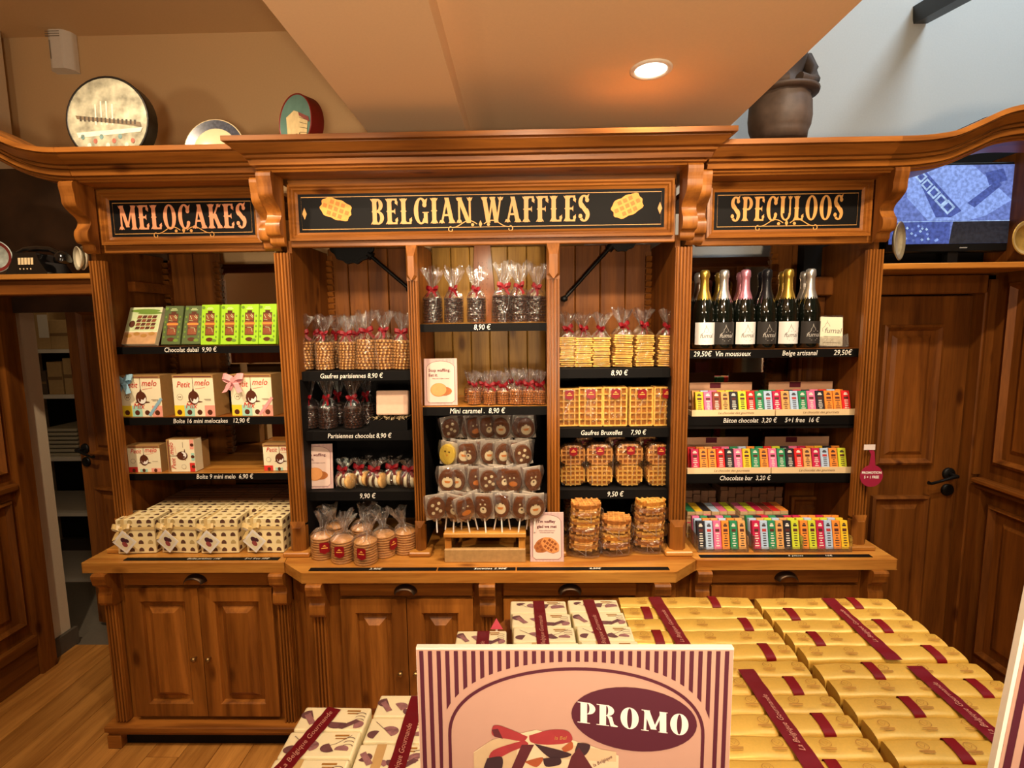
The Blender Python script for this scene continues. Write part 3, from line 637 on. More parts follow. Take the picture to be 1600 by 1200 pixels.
# --- base cabinets
YD = 1.835
def cup_pull(x, z, y, parent):
    b = MB(); b.M = Matrix.Translation((x, y, z))
    n = 12; vs = []
    for j in range(6):
        t = j/5; 
        for k in range(n+1):
            a = PI*k/n; vs.append((0.042*math.cos(a)*(1-0.25*t), -0.026*math.sin(PI/2*t)**0.8-0.001, 0.030*math.sin(a)*(1-0.35*t)-0.012+0.0*t))
    b.add(vs, [(j*(n+1)+k, j*(n+1)+k+1, (j+1)*(n+1)+k+1, (j+1)*(n+1)+k) for j in range(5) for k in range(n)], 0, True)
    return b.build('cup_pull', BRONZE, parent, label='aged bronze cup pull')
def cab_door(x0, x1, z0, z1, y, parent, knob_x):
    d = MB().rings(x0, x1, z0, z1, [(0, 0.02), (0, 0), (0.052, 0), (0.057, 0.005), (0.060, 0.018)], fill=False, y=y).build('door', PINE('z'), parent)
    MB().rings(x0+0.060, x1-0.060, z0+0.060, z1-0.060, [(0, 0.018), (0.016, 0.018), (0.019, 0.015), (0.037, 0.003), (0.040, 0.0005)], y=y).build('panel', PINE('z'), d)
    k = MB(); k.M = Matrix.Translation((knob_x, y, (z0+z1)/2-0.015)) @ Matrix.Rotation(PI/2, 4, 'X')
    k.lathe([(0.004, 0), (0.004, 0.010), (0.009, 0.014), (0.010, 0.020), (0.006, 0.025), (0, 0.026)], 12).build('knob', mat('worn_brass', '9a7a4a', 0.35, metal=0.9), d, label='small brass knob')
    return d
def low_pilaster(x0, x1, y, parent):
    mb = MB(); flutes(x0, x1, y, 0.10, 0.585, 4, mb); mb.build('pilaster', PINE('z'), parent); T = ZW-0.001
    pr = spline([(y+0.04, T, 0), (y-0.034, T, 0), (y-0.034, T-0.034, 0), (y-0.030, T-0.046, 0), (y-0.012, T-0.060, 0), (y-0.008, T-0.078, 0), (y-0.014, T-0.092, 0), (y-0.016, T-0.120, 0), (y-0.012, T-0.128, 0), (y-0.002, T-0.137, 0), (y+0.04, T-0.137, 0)], 4)
    MB().prism([(q[0], min(T, q[1])) for q in pr], 'x', x0-0.003, x1+0.003).build('corbel', PINE('z'), parent)
def base_cab(label, x0, x1, y, sections, pils, yb=2.24):
    c = thing('base_cabinet', label, 'cabinet', ((x0+x1)/2, y+0.2, 0), group='pine base cabinets')
    MB().box(x0, x1, y+0.02, yb, 0.09, ZW-0.001).build('carcass', PINE('z'), c)
    MB().box(x0-0.03, x1+0.03, y-0.035, yb, 0.07, 0.095).box(x0-0.022, x1+0.022, y-0.026, yb, 0.055, 0.07).build('base_moulding', PINE('x'), c, bevel=0.004)
    MB().box(x0+0.02, x1-0.02, y+0.0, yb, 0.0, 0.055).build('toe_board', DARKWOOD, c)
    for xx in (x0-0.025, x1-0.03): MB().box(xx, xx+0.055, y-0.03, y+0.03, 0.0, 0.055).build('foot', PINE('x'), c, bevel=0.003)
    for (a, b_) in sections:
        m_ = (a+b_)/2
        d = MB().box(a, b_, y-0.002, y+0.02, 0.655, ZW-0.004).build('drawer', PINE('x'), c, bevel=0.003)
        cup_pull(m_, 0.685, y-0.002, d)
        cab_door(a, m_-0.0015, 0.115, 0.642, y, c, m_-0.028); cab_door(m_+0.0015, b_, 0.115, 0.642, y, c, m_+0.028)
    for (a, b_) in pils: low_pilaster(a, b_, y-0.012, c)
    return c
base_cab('pine base cabinet with bronze cup pull, under the cream chocolate cubes', -1.60, -0.885, YD-0.02, [(-1.52, -0.955)], [(-1.597, -1.55), (-0.935, -0.888)])
base_cab('wide pine base cabinet of two door pairs behind the gift table', -0.80, 0.545, YD-0.10, [(-0.665, -0.185), (-0.075, 0.40)], [(-0.765, -0.715), (-0.155, -0.105), (0.455, 0.505)])
base_cab('pine base cabinet under the chocolate bar holders, mostly behind gold boxes', 0.625, 1.315, YD-0.01, [(0.70, 1.24)], [(0.635, 0.68), (1.262, 1.31)])
# angled fillers between the base cabinets
struct(MB().prism([(-0.885, 1.84), (-0.80, 1.755), (-0.80, 2.2), (-0.885, 2.2)], 'z', 0, ZW).build('trim_12', PINE('z')), 'angled pine filler between left and middle base cabinets')
struct(MB().prism([(0.625, 1.85), (0.545, 1.755), (0.545, 2.2), (0.625, 2.2)], 'z', 0, ZW).build('trim_13', PINE('z')), 'angled pine filler between middle and right base cabinets')
# ------------------------------------------------------------------ goods in clear bags
CLEAR = plastic(); CREASE_GLINT = plastic('crease_glint_plastic', 0.5)  # whiter film for doubled folds, also painting in glints
ORD = ['first', 'second', 'third', 'fourth', 'fifth', 'sixth', 'seventh', 'eighth', 'ninth', 'tenth', 'eleventh', 'twelfth', 'thirteenth', 'fourteenth', 'fifteenth', 'sixteenth', 'seventeenth', 'eighteenth', 'nineteenth', 'twentieth']
def nth(i, n):
    return 'leftmost' if i == 0 else ('rightmost' if i == n-1 else ORD[i]+' from left')
def gear(r, t, n=15, depth=0.11):
    """round waffle with beaded edge: raised teeth and darker notches"""
    k = n*4; b = MB(); vs = []
    for z, q in ((0, 0.88), (t*0.22, 1.0), (t*0.78, 1.0), (t, 0.88)):
        for i in range(k):
            a = 2*PI*(i//4+(0.0, 0.42, 0.55, 0.87)[i % 4])/n; rr = r*q*(1-(depth if i % 4 > 1 else 0)); vs.append((rr*math.cos(a), rr*math.sin(a), z))
    for j in range(3):
        for i in range(k): b.add([vs[j*k+i], vs[j*k+(i+1) % k], vs[(j+1)*k+(i+1) % k], vs[(j+1)*k+i]], [(0, 1, 2, 3)], 0 if i % 4 == 0 else 1)
    return b.add(vs[-k:], [tuple(range(k))])
def wrap_mesh(rx, ry, h, knot, top, seed, n=20, flare=1.0, sq=False, lean=(0, 0)):
    R = random.Random(seed); b = MB(); ph = [R.uniform(0, 6.28) for _ in range(4)]
    prof = [(1.07, 0.0, 0), (1.10, h*0.3, 0.01), (1.08, h*0.7, 0.012), (1.09, h*0.98, 0.02), (0.86, h+(knot-h)*0.40, 0.06), (0.5, h+(knot-h)*0.8, 0.12), (0.24, knot, 0.12),
            (0.42*flare, knot+(top-knot)*0.3, 0.22), (0.72*flare, knot+(top-knot)*0.65, 0.28), (0.95*flare, top, 0.32)]
    vs = []
    for j, (q, z, amp) in enumerate(prof):
        f = max(0, (z-h)/(top-h+1e-6))
        for k in range(n):
            a = 2*PI*k/n; c, s_ = math.cos(a), math.sin(a)
            rr = q*(1+amp*math.sin(5*a+ph[0])+amp*0.7*math.sin(8*a+ph[1]+j))+R.uniform(-1, 1)*0.02*(1 if z < h else 2.2)
            if sq and z <= h: m_ = (abs(c)**5+abs(s_)**5)**(-1/5); rr *= m_
            zz = z+(R.uniform(-1, 1)*(top-h)*0.07 if z > h else 0)+((0.10*math.sin(3*a+ph[2])*(top-knot)) if j == len(prof)-1 else 0)
            vs.append((rx*rr*c+lean[0]*f, ry*rr*s_+lean[1]*f, zz))
    b.add(vs, [(j*n+k, j*n+(k+1) % n, (j+1)*n+(k+1) % n, (j+1)*n+k) for j in range(len(prof)-1) for k in range(n)])
    for q in range(13):      # creases of doubled film; their white streaks also stand in for highlights
        k = R.randrange(n); j0 = R.choice((0, 2, 3, 3, 4, 6, 6, 6)); j1 = min(len(prof)-1, j0+R.choice((2, 3, 4)))
        pts = []
        for j in range(j0, j1+1):
            kk_ = (k+(1 if R.random() < 0.35 else 0)) % n; x, y, z = vs[j*n+kk_]; pts.append((x*1.02, y*1.02, z))
        c, s_ = math.cos(2*PI*k/n), math.sin(2*PI*k/n); wd = rx*R.uniform(0.012, 0.035); b.strip(pts, (-s_*wd, c*wd, 0), 1, False)
    return b
def bow_mesh(s, seed=0, tails=True):
    R = random.Random(seed); b = MB(); w = (0, 0.004*s, 0.0085*s)
    for sg in (-1, 1):
        pts = [(0, -0.004*s, 0)]
        for k in range(1, 10):
            t = k/9*2*PI; pts.append((sg*(0.017*s*(1-math.cos(t))), -0.005*s-0.004*s*math.sin(t), (0.007*math.sin(t)+0.006*(1-math.cos(t)))*s*R.uniform(0.9, 1.1)))
        b.strip(pts, w)
        if tails:
            b.strip([(0, -0.006*s, 0), (sg*0.012*s, -0.010*s, -0.010*s), (sg*R.uniform(0.016, 0.024)*s, -0.012*s, -0.024*s), (sg*R.uniform(0.020, 0.030)*s, -0.016*s, -0.036*s)], (0.007*s, 0.002*s, 0.002*s))
    b.box(-0.006*s, 0.006*s, -0.011*s, 0.002*s, -0.006*s, 0.008*s)
    b.strip([(0.012*s*math.cos(a), 0.012*s*math.sin(a), 0) for a in [2*PI*k/10 for k in range(11)]], (0, 0, 0.004*s))
    return b
def label_sticker(w, h, M1, y, z, x=0.0, ang=0.0):
    b = MB(); 
    b.flat([(x-w/2, z+h*0.5), (x-w/2, z-h*0.3), (x, z-h*0.5), (x+w/2, z-h*0.3), (x+w/2, z+h*0.5), (x+w*0.3, z+h*0.56), (x-w*0.3, z+h*0.56)], y, 0)
    b.flat([(x-w*0.32, z+h*0.0), (x+w*0.32, z+h*0.0), (x+w*0.32, z+h*0.1), (x-w*0.32, z+h*0.1)], y-0.0004, 1)
    b.flat([(x-w*0.2, z+h*0.2), (x, z+h*0.36), (x+w*0.2, z+h*0.2)], y-0.0004, 1)
    return b
STICK_M = [mat('red_sticker', '860c18', 0.4, var=0.0), mat('sticker_gold', 'e2a24c', 0.5, var=0.0)]
def stack_bag(name, r, n, t, M, knot, top, seed, bow=True, smooth=False, ry=None, rect=False, sticker=False, lean=(0, 0), bs=1.0, jit=0.002, flare=1.0):
    root = thing(name, 'x', 'waffles', (0, 0, 0)); R = random.Random(seed)
    if rect: me = MB().box(-r, r, -(ry or r), ry or r, 0.0006, t-0.0016).mesh('wafer', M)
    elif smooth: me = MB().lathe([(0, 0), (r*0.96, 0), (r, t*0.2), (r, t*0.5), (r*0.96, t*0.68), (0, t*0.70)], 28).mesh('wafer', M)
    else: me = gear(r, t*0.86, 15).mesh('waffle', [M, mat(M.name+'_groove', {'dark_chocolate': '241008'}.get(M.name, '8a5222'), 0.6, var=0.1)])
    for k in range(n):
        o = link('wafer' if rect else 'waffle', me, root, False); o.location = (R.uniform(-jit, jit), R.uniform(-jit, jit), 0.001+k*t); o.rotation_euler = (R.uniform(-0.02, 0.02), 0, R.uniform(0, 6) if not rect else R.uniform(-0.08, 0.08))
        if rect: o.scale = (R.uniform(0.90, 1.03), 1, R.uniform(0.8, 1.15))
    h = n*t+0.001
    link('plastic_wrap', wrap_mesh(r, ry or r, h, h+knot, h+knot+top, seed, sq=rect, lean=lean, flare=flare).mesh('plastic_wrap', [CLEAR, CREASE_GLINT]), root, False)
    if bow:
        o = link('ribbon_bow', bow_mesh(bs*0.74, seed).mesh('ribbon_bow', RED), root, False, label='burgundy ribbon bow'); o.location = (lean[0]*0.5, -r*0.35, h+knot); o.rotation_euler = (R.uniform(-0.2, 0.2), R.uniform(-0.3, 0.3), R.uniform(-1.1, 1.1))
    if sticker:
        b = label_sticker(r*0.85, r*1.0, None, -(ry or r)*1.12, h*0.55, R.uniform(-0.3, 0.3)*r); b.build('sticker', STICK_M, root, False, label='small red sticker')
    return root
def row(protos, xs, z, Y, label, group, py=600, rz=0.4, seed=0, jy=0.006, scale=None, base=None):
    R = random.Random(seed)
    for i, px in enumerate(xs):
        X = P(px, py, Y).x
        protos[i % len(protos)].put((X, Y+R.uniform(-jy, jy), z+0.0022), R.uniform(-rz, rz), label % nth(i, len(xs)), group, scale*R.uniform(0.97, 1.04) if scale else R.uniform(0.94, 1.06), rx=R.uniform(-0.03, 0.02), ry=R.uniform(-0.05, 0.05) if not scale else 0.0)
def protos(count, sd, **k): return [Proto(stack_bag(seed=100*sd+i, **k)) for i in range(count)]

pA = protos(3, name='waffle_bag', r=0.0345, n=10, t=0.0108, M=BISCUIT, knot=0.028, top=0.07, sd=1)
row(pA, [475, 508, 543, 572, 602, 628], 1.455, 1.955, 'bag of golden waffles with red bow, %s on the Gaufres parisiennes shelf', 'bags of golden waffles', 560)
row(pA, [492, 527, 560], 1.455, 2.035, 'half hidden bag of golden waffles, %s in the rear of its shelf', 'bags of golden waffles', 560)
pB = protos(3, name='chocolate_waffle_bag', r=0.036, n=8, t=0.0105, M=CHOC, knot=0.035, top=0.085, sd=2)
row(pB, [483, 513, 551], 1.226, 1.96, 'clear bag of dark chocolate waffles, %s on the shelf of the Parisiennes strip', 'bags of chocolate waffles', 650)
row(pB, [530, 574], 1.226, 2.05, 'dark chocolate waffle bag, %s of two in the shade behind the Parisiennes strip', 'bags of chocolate waffles', 650)
pD = protos(3, name='chocolate_waffle_bag', r=0.035, n=9, t=0.0105, M=CHOC, knot=0.028, top=0.082, sd=3)
row(pD, [676, 709, 744, 784, 812, 837], 1.628, 1.95, 'bag of dark chocolate waffles, %s on the topmost shelf of the middle bay', 'bags of chocolate waffles', 480)
pE = protos(3, name='caramel_waffle_bag', r=0.0243, n=6, t=0.0085, M=CARAMEL, knot=0.02, top=0.05, sd=4, bs=0.85)
row(pE, [741, 765, 786, 806, 826, 842], 1.317, 1.94, 'small bag of mini caramel waffles, %s in front beside the pink card', 'bags of mini caramel waffles', 620)
row(pE, [735, 756, 776, 796, 816, 836], 1.317, 2.01, 'small clear bag of mini caramel waffles, %s in the rear line', 'bags of mini caramel waffles', 620)
pF = protos(3, name='wafer_bag', r=0.034, ry=0.03, n=15, t=0.0076, jit=0.003, M=WAFER, knot=0.03, top=0.06, sd=5, rect=True)
row(pF, [886, 909, 938, 969, 1003, 1038], 1.456, 1.955, 'bag of stacked pale wafers with red bow, %s on its shelf', 'bags of stacked wafers', 550, rz=0.12)
pW = protos(3, name='wafer_tower', r=0.0415, n=9, t=0.0094, M=mat('thin_wafer', 'c98f52', 0.6, var=0.2, bump=0.3, bscale=100), knot=0.024, top=0.06, sd=6, bow=False, smooth=True, sticker=True, lean=(0.01, 0.03), jit=0.0012, flare=0.8)
for i, (px, py, w) in enumerate([(499, 876, 'beside the left post'), (531, 882, 'second in the front line'), (567, 885, 'third in the front line')]):
    q = PZ(px, py, ZC); pW[i % 3].put((q.x, q.y+0.04, ZC), 0.25-0.25*i, 'wrapped tower of thin caramel wafers with red sticker, %s' % w, 'wrapped caramel wafer towers')
for i, (px, py, w) in enumerate([(562, 862, 'behind the front line'), (597, 873, 'beside the front line'), (631, 868, 'beside the right post'), (520, 858, 'deepest in the shade')]):
    q = PZ(px, py, ZC); dup(pW[i % 3].r, (q.x, q.y+0.04, ZC), i, 'wrapped tower of thin caramel wafers, %s of the lower bay' % w, 'wrapped caramel wafer towers')
# sandwich biscuits standing on edge
def cookie_bag(seed):
    root = thing('biscuit_bag', 'x', 'biscuits'); R = random.Random(seed); r = 0.030
    for k in range(5):
        me = MB(); me.M = Matrix.Translation((-0.026+k*0.013, 0, r+0.001)) @ Matrix.Rotation(PI/2+R.uniform(-0.06, 0.06), 4, 'Y')
        me.lathe([(0, -0.0058), (r*0.96, -0.0058), (r, -0.003), (r, 0.003), (r*0.96, 0.0058), (0, 0.0058)], 18)
        me.build('biscuit', [CARAMEL, CREAM][k % 2] if k in (1, 3) else (CHOC if k in (0, 2) else BISCUIT), root, False)
    link('plastic_wrap', wrap_mesh(0.036, 0.034, 0.055, 0.075, 0.112, seed, flare=0.9).mesh('plastic_wrap', [CLEAR, CREASE_GLINT]), root, False)
    o = link('ribbon_bow', bow_mesh(0.8, seed).mesh('ribbon_bow', RED), root, False); o.location = (0, -0.012, 0.074)
    return Proto(root)
pC = [cookie_bag(s) for s in (11, 12, 13)]
for i, px in enumerate([541, 566, 589, 616, 641]):
    Y = 1.945 if i % 2 == 0 else 1.975
    pC[i % 3].put((P(px, 760, Y).x, Y, 0.99), -0.5+0.12*i, 'clear bag of round sandwich biscuits with red bow, %s beside the pink card' % nth(i, 5), 'bags of sandwich biscuits')
# thick grid waffles
def grid_waffle(w, h, t, nx, ny, M, Mp, round_=False, nm='waffle'):
    """waffle standing in XZ, front to -Y: slab plus raised ribs"""
    b = MB(); y0 = 0.0
    if round_:
        def half(v): return w/2*max(0.0, 1-abs(2*v/h)**2.6)**(1/2.6)
        def halfz(u): return h/2*max(0.0, 1-abs(2*u/w)**2.6)**(1/2.6)
        out = []
        for k in range(24):
            a = 2*PI*k/24; c, s_ = math.cos(a), math.sin(a); q = (abs(c)**2.6+abs(s_)**2.6)**(-1/2.6); q *= 1+(0.035 if k % 2 else -0.02); out.append((w/2*q*c, h/2*q*s_))
        b.prism(out, 'y', t*0.3, t*0.8, 1)
    else:
        b.box(-w/2, w/2, t*0.3, t*0.8, -h/2, h/2, 1); half = lambda v: w/2; halfz = lambda u: h/2
    rw = 0.0026
    for i in range(nx+1):
        u = -w/2+w*i/nx
        if round_: u = -w/2*0.88+w*0.88*i/nx
        hz = halfz(u)
        if hz < 0.006: continue
        for ya, yb in ((0, t*0.32), (t*0.78, t)): b.box(u-rw, u+rw, ya, yb, -hz, hz)
    for j in range(ny+1):
        v = -h/2+h*j/ny
        if round_: v = -h/2*0.88+h*0.88*j/ny
        hx = half(v)
        if hx < 0.006: continue
        for ya, yb in ((0.0004, t*0.32), (t*0.78, t-0.0004)): b.box(-hx, hx, ya, yb, v-rw, v+rw)
    return b.mesh(nm, [M, Mp])
POCK = mat('waffle_pocket', 'a8681f', 0.6, var=0.2, bscale=80); POCK2 = mat('baked_waffle_pocket', '8e521c', 0.55, var=0.3, bscale=70)
def pillow_mesh(w, d, h, seed, n=18, m_=7):
    R = random.Random(seed); b = MB(); vs = []
    for j in range(m_+1):
        v = -PI/2+PI*j/m_
        for k in range(n):
            a = 2*PI*k/n; c, s_ = math.cos(a), math.sin(a); q = (abs(c)**4+abs(s_)**4)**(-1/4); cv = abs(math.cos(v))**0.35 if abs(math.cos(v)) > 1e-6 else 0
            f = 1+R.uniform(-0.035, 0.035); vs.append((w/2*q*c*cv*f, d/2*q*s_*cv*f, h/2*(1+math.copysign(abs(math.sin(v))**0.5, math.sin(v)))))
    b.add(vs, [(j*n+k, j*n+(k+1) % n, (j+1)*n+(k+1) % n, (j+1)*n+k) for j in range(m_) for k in range(n)])
    for q in range(10):  # pale crease strips put in as glints on the film
        k = R.randrange(n); j0 = R.randrange(1, m_-2); pts = [tuple(c*1.012 for c in vs[j*n+(k+(j-j0)*R.choice((0, 0, 1))) % n]) for j in range(j0, min(m_, j0+R.choice((2, 3, 4)))+0)]
        if len(pts) < 2: continue
        a = 2*PI*k/n; wd = w*R.uniform(0.006, 0.02); b.strip(pts, (-math.sin(a)*wd, math.cos(a)*wd, 0.3*wd), 1, False)
    return b
bru_me = grid_waffle(0.084, 0.140, 0.022, 4, 6, WAFER, POCK)
def bru_bag(seed):
    root = thing('waffle_pack', 'x', 'waffles')
    for k in range(2): o = link('waffle', bru_me, root, False); o.location = (0.002*k, 0.024*k-0.024, 0.072)
    link('plastic_wrap', pillow_mesh(0.0875, 0.060, 0.148, seed).mesh('plastic_wrap', [CLEAR, CREASE_GLINT]), root, False)
    label_sticker(0.032, 0.034, None, -0.033, 0.118).build('sticker', STICK_M, root, False, label='small red sticker'); return Proto(root)
pG = [bru_bag(s) for s in (21, 22, 23)]
row(pG, [888, 922, 959, 999, 1036], 1.231, 1.945, 'pack of tall rectangular grid waffles, %s on the Gaufres Bruxelles shelf', 'packs of rectangular waffles', 640, rz=0.14, scale=1.0)
lie_me = grid_waffle(0.101, 0.082, 0.024, 5, 4, LIEGE, POCK2, True)
lie2 = grid_waffle(0.100, 0.080, 0.024, 5, 4, WAFER, POCK, True)
def lie_bag(seed):
    root = thing('waffle_pack', 'x', 'waffles'); 
    for k in range(4):
        o = link('waffle', (lie2 if k < 2 else lie_me), root, False); o.location = (0.002*(k % 2), 0.026*(k % 2)-0.024, 0.043+0.082*(k//2))
    link('plastic_wrap', pillow_mesh(0.110, 0.064, 0.172, seed).mesh('plastic_wrap', [CLEAR, CREASE_GLINT]), root, False)
    label_sticker(0.030, 0.032, None, -0.0345, 0.140).build('sticker', STICK_M, root, False, label='small red sticker'); return Proto(root)
pH = [lie_bag(s) for s in (31, 32, 33)]
row(pH, [894, 936, 982, 1028], 0.992, 1.95, 'pack of four rounded grid waffles, %s on the 9,50 shelf', 'packs of rounded waffles', 730, rz=0.14, scale=0.98)
row(pH, [912, 962, 1008], 0.992, 2.06, 'shaded pack of rounded grid waffles, %s in the rear of the lowest shelf', 'packs of rounded waffles', 730, rz=0.1, scale=1.0)
def pile_pack(seed):
    root = thing('waffle_pack', 'x', 'waffles')
    for k in range(2):
        o = link('waffle', [lie_me, lie2][(seed+k) % 2], root, False); o.rotation_euler = (PI/2, 0, 0.04*k); o.location = (0.001*k, 0, 0.026+0.025*k)
    link('plastic_wrap', pillow_mesh(0.122, 0.096, 0.055, seed).mesh('plastic_wrap', [CLEAR, CREASE_GLINT]), root, False)
    label_sticker(0.024, 0.022, None, 0, 0).build('sticker', STICK_M, root, False).matrix_local = Matrix.Translation((0.0, -0.01, 0.0562)) @ Matrix.Rotation(-PI/2, 4, 'X')
    return Proto(root)
pP = [pile_pack(s) for s in (41, 42)]
kk = 0
for (px, py, n, w) in [(916, 874, 3, 'beside the waffle card'), (966, 872, 2, 'in the middle'), (1019, 868, 3, 'beside the right post')]:
    q = PZ(px, py, ZC)
    for k in range(n):
        pP[kk % 2].put((q.x+0.004*((k*7) % 3-1), q.y+0.05+0.006*k, ZC+0.060*k), 0.12*((kk*5) % 4-1.5), 'wrapped pair of baked waffles, %s of the pile %s' % (['lowest', 'second up', 'topmost' if n == 3 else 'top'][k] if n == 3 else ['lower', 'upper'][k], w), 'wrapped baked waffle pairs', 1.08); kk += 1
for k in range(4):
    q = PZ(908, 862, ZC); pP[0].put((q.x, q.y+0.16, ZC+0.057*k), 0.1*k, 'shaded wrapped pair of baked waffles, %s of the pile in the rear' % (['lowest', 'second up', 'third up', 'topmost'][k]), 'wrapped baked waffle pairs')

# ------------------------------------------------------------------ pink cards
def card_art(b, w, h):
    """striped border and white arch on a card lying in XZ with its lower edge at z 0"""
    n = 24
    for k in range(n): b.flat([(-w/2+w*(k+0.25)/n, 0.001), (-w/2+w*(k+0.75)/n, 0.001), (-w/2+w*(k+0.75)/n, h-0.001), (-w/2+w*(k+0.25)/n, h-0.001)], -0.0010, 1)
    i = w*0.075; a = w/2-i; pts = [(-a, i*2), (-a*0.8, i), (a*0.8, i), (a, i*2)]
    for k in range(13): t = PI*k/12; pts.append((a*math.cos(t), h-i-w*0.22+w*0.22*math.sin(t)))
    b.flat(pts, -0.0014, 0); b.flatstroke(pts, 0.0012, -0.0017, 2, closed=True)
def promo_card(label, loc, w, h, lines, art, rz=0.0, tilt=-0.1):
    root = thing('pink_card', label, 'card', loc, rz); root.rotation_euler = (tilt, 0, rz)
    b = MB(); b.box(-w/2, w/2, -0.0006, 0.0012, 0, h); b.build('card', PINK, root, False)
    b = MB(); card_art(b, w, h); b.build('printed_border', [PINK, mat('mauve_stripe', 'b98f92', 0.7, var=0), MAROON], root, False)
    for t, x, z, s in lines: 
        o = text(t, s, MAROON, (x, -0.0022, z), root, local=True, thin=0.0003 if s > 0.01 else 0.0)
    b = MB()
    if art == 'round':
        for cx, cz, rx, rz_, mi in ((0.012, h*0.30, 0.030, 0.017, 1), (-0.008, h*0.33, 0.032, 0.026, 0), (-0.008, h*0.335, 0.029, 0.0235, 2)):
            b.flat([(cx+rx*math.cos(2*PI*k/20), cz+rz_*math.sin(2*PI*k/20)) for k in range(20)], -0.0022-0.0003*mi, mi)
    else:
        for s_, cx, ang, mi in ((0, -0.013, 0.5, 1), (1, 0.012, -0.6, 0)):
            ca, sa = math.cos(ang), math.sin(ang); cz = h*0.34
            def q(u, v): return (cx+u*ca-v*sa, cz+u*sa+v*ca)
            b.flat([q(0.036*math.cos(2*PI*k/22)*(1+0.05*math.cos(7*PI*k/11)), 0.025*math.sin(2*PI*k/22)) for k in range(22)], -0.0022-s_*0.0006, mi)
            for i in range(5):
                for j in range(3):
                    u, v = (i-2)*0.0125, (j-1)*0.0135
                    if abs(i-2) == 2 and j != 1: continue
                    b.flat([q(u-0.0045, v-0.0045), q(u+0.0045, v-0.0045), q(u+0.0045, v+0.0045), q(u-0.0045, v+0.0045)], -0.0025-s_*0.0006, 3)
    b.build('picture', [mat('print_biscuit', 'd28a4c', 0.6, var=0.05), mat('print_biscuit_dark', 'a8632f', 0.6, var=0.05), mat('print_biscuit_light', 'e09a5a', 0.6, var=0.05), mat('print_pocket', '8d4c22', 0.6, var=0.05)], root, False)
    return root
wl = [('Stop waffling.', -0.004, 0.128, 0.0155), ('Eat it.', -0.028, 0.110, 0.0155), ('Make with belgian caramel', 0.0, 0.100, 0.006)]
q = P(690, 634, 1.935); promo_card('pink card reading Stop waffling on the mini caramel shelf', (q.x, 1.925, 1.3185), 0.125, 0.178, wl, 'round', 0.05)
q = P(498, 767, 1.94); promo_card('pink card reading Stop waffling beside the sandwich biscuits', (q.x, 1.93, 0.9915), 0.122, 0.175, wl, 'round', 0.08)
q = PZ(855, 879, ZC); promo_card('pink card reading I am waffley glad we met on the worktop', (q.x, q.y+0.005, ZC+0.001), 0.122, 0.180, [("I'm waffley", 0, 0.142, 0.0145), ('glad we met', 0, 0.124, 0.0145), ('Belgian waffles baked with', 0, 0.112, 0.0055), ('caramelised pearl sugar', 0, 0.105, 0.0055)], 'waffle', 0.0, -0.12)
# pale box on a dark tray between the chocolate waffles
t = thing('tin_tray', 'black card tray with shredded paper beside the chocolate waffle bags', 'tray', (P(612, 675, 1.95).x, 1.955, 1.226))
MB().box(-0.072, 0.072, -0.05, 0.05, 0, 0.003).box(-0.072, 0.072, -0.05, -0.047, 0.003, 0.040).box(-0.072, 0.072, 0.047, 0.05, 0.003, 0.040).box(-0.072, -0.069, -0.047, 0.047, 0.003, 0.04).box(0.069, 0.072, -0.047, 0.047, 0.003, 0.04).build('tray_body', BLACK, t, False)
b = MB(); R = random.Random(5)
for k in range(60):
    x, y = R.uniform(-0.062, 0.062), R.uniform(-0.044, 0.040); a = R.uniform(0, 3.1); b.strip([(x, y, 0.038), (x+0.016*math.cos(a), y+0.016*math.sin(a), 0.046), (x+0.03*math.cos(a+0.6), min(0.045, max(-0.045, y+0.03*math.sin(a+0.6))), 0.040)], (0.0014, 0.0014, 0))
tag(b.build('shredded_paper', mat('kraft_shreds', 'a08a66', 0.8), t, False), kind='stuff')
o = MB().box(-0.063, 0.063, -0.016, 0.016, 0, 0.096).build('box', mat('pale_rose_box', 'dfb79c', 0.6, var=0.05), bevel=0.006, seg=2)
tag(o, 'plain pale rose box standing on the black tray beside chocolate waffles', 'box'); o.location = (P(614, 655, 1.97).x, 1.975, 1.2745); o.rotation_euler = (-0.12, 0, 0)

# ------------------------------------------------------------------ lollipops on their stepped stand
qs = PZ(758, 879, ZC); sy = qs.y
st = thing('lollipop_stand', 'stepped wooden stand holding chocolate lollipops in four tiers', 'stand', (qs.x, sy, ZC))
MB().box(-0.148, 0.148, 0, 0.018, 0, 0.050).box(-0.148, -0.13, 0.018, 0.30, 0, 0.05).box(0.13, 0.148, 0.018, 0.30, 0, 0.05).build('base_frame', mat('greyed_board', 'a5804e', 0.6, var=0.12), st, False, bevel=0.002)
TI = []
for py_, dy_ in ((791, 0.035), (749, 0.108), (708, 0.181), (667, 0.254)): TI.append((py_, sy+dy_, P(760, py_, sy+dy_-0.02).z-0.0975-ZC-0.016))
for x in (-0.135, 0.135): MB().box(x-0.012, x+0.012, 0.01, 0.03, 0.05, TI[0][2]).build('post', PALE('z'), st, False)
for k, (py, Y, zb) in enumerate(TI):
    yy = Y-sy; MB().box(-0.15, 0.15, yy-0.035, yy+0.025, zb, zb+0.016).build('step', PALE('x'), st, False, bevel=0.002)
    if k: MB().box(-0.15, 0.15, yy-0.035, yy-0.03, TI[k-1][2]+0.016, zb).build('riser', DARKWOOD, st, False)
FACE = [mat('white_chocolate', 'f0dcb0', 0.5, var=0.03), mat('orange_icing', 'e0822c', 0.5, var=0.0), mat('yellow_icing', 'e6c24a', 0.5, var=0.0), CHOC]
LCH = mat('milk_chocolate_figure', '6a3a1c', 0.4, var=0.1)
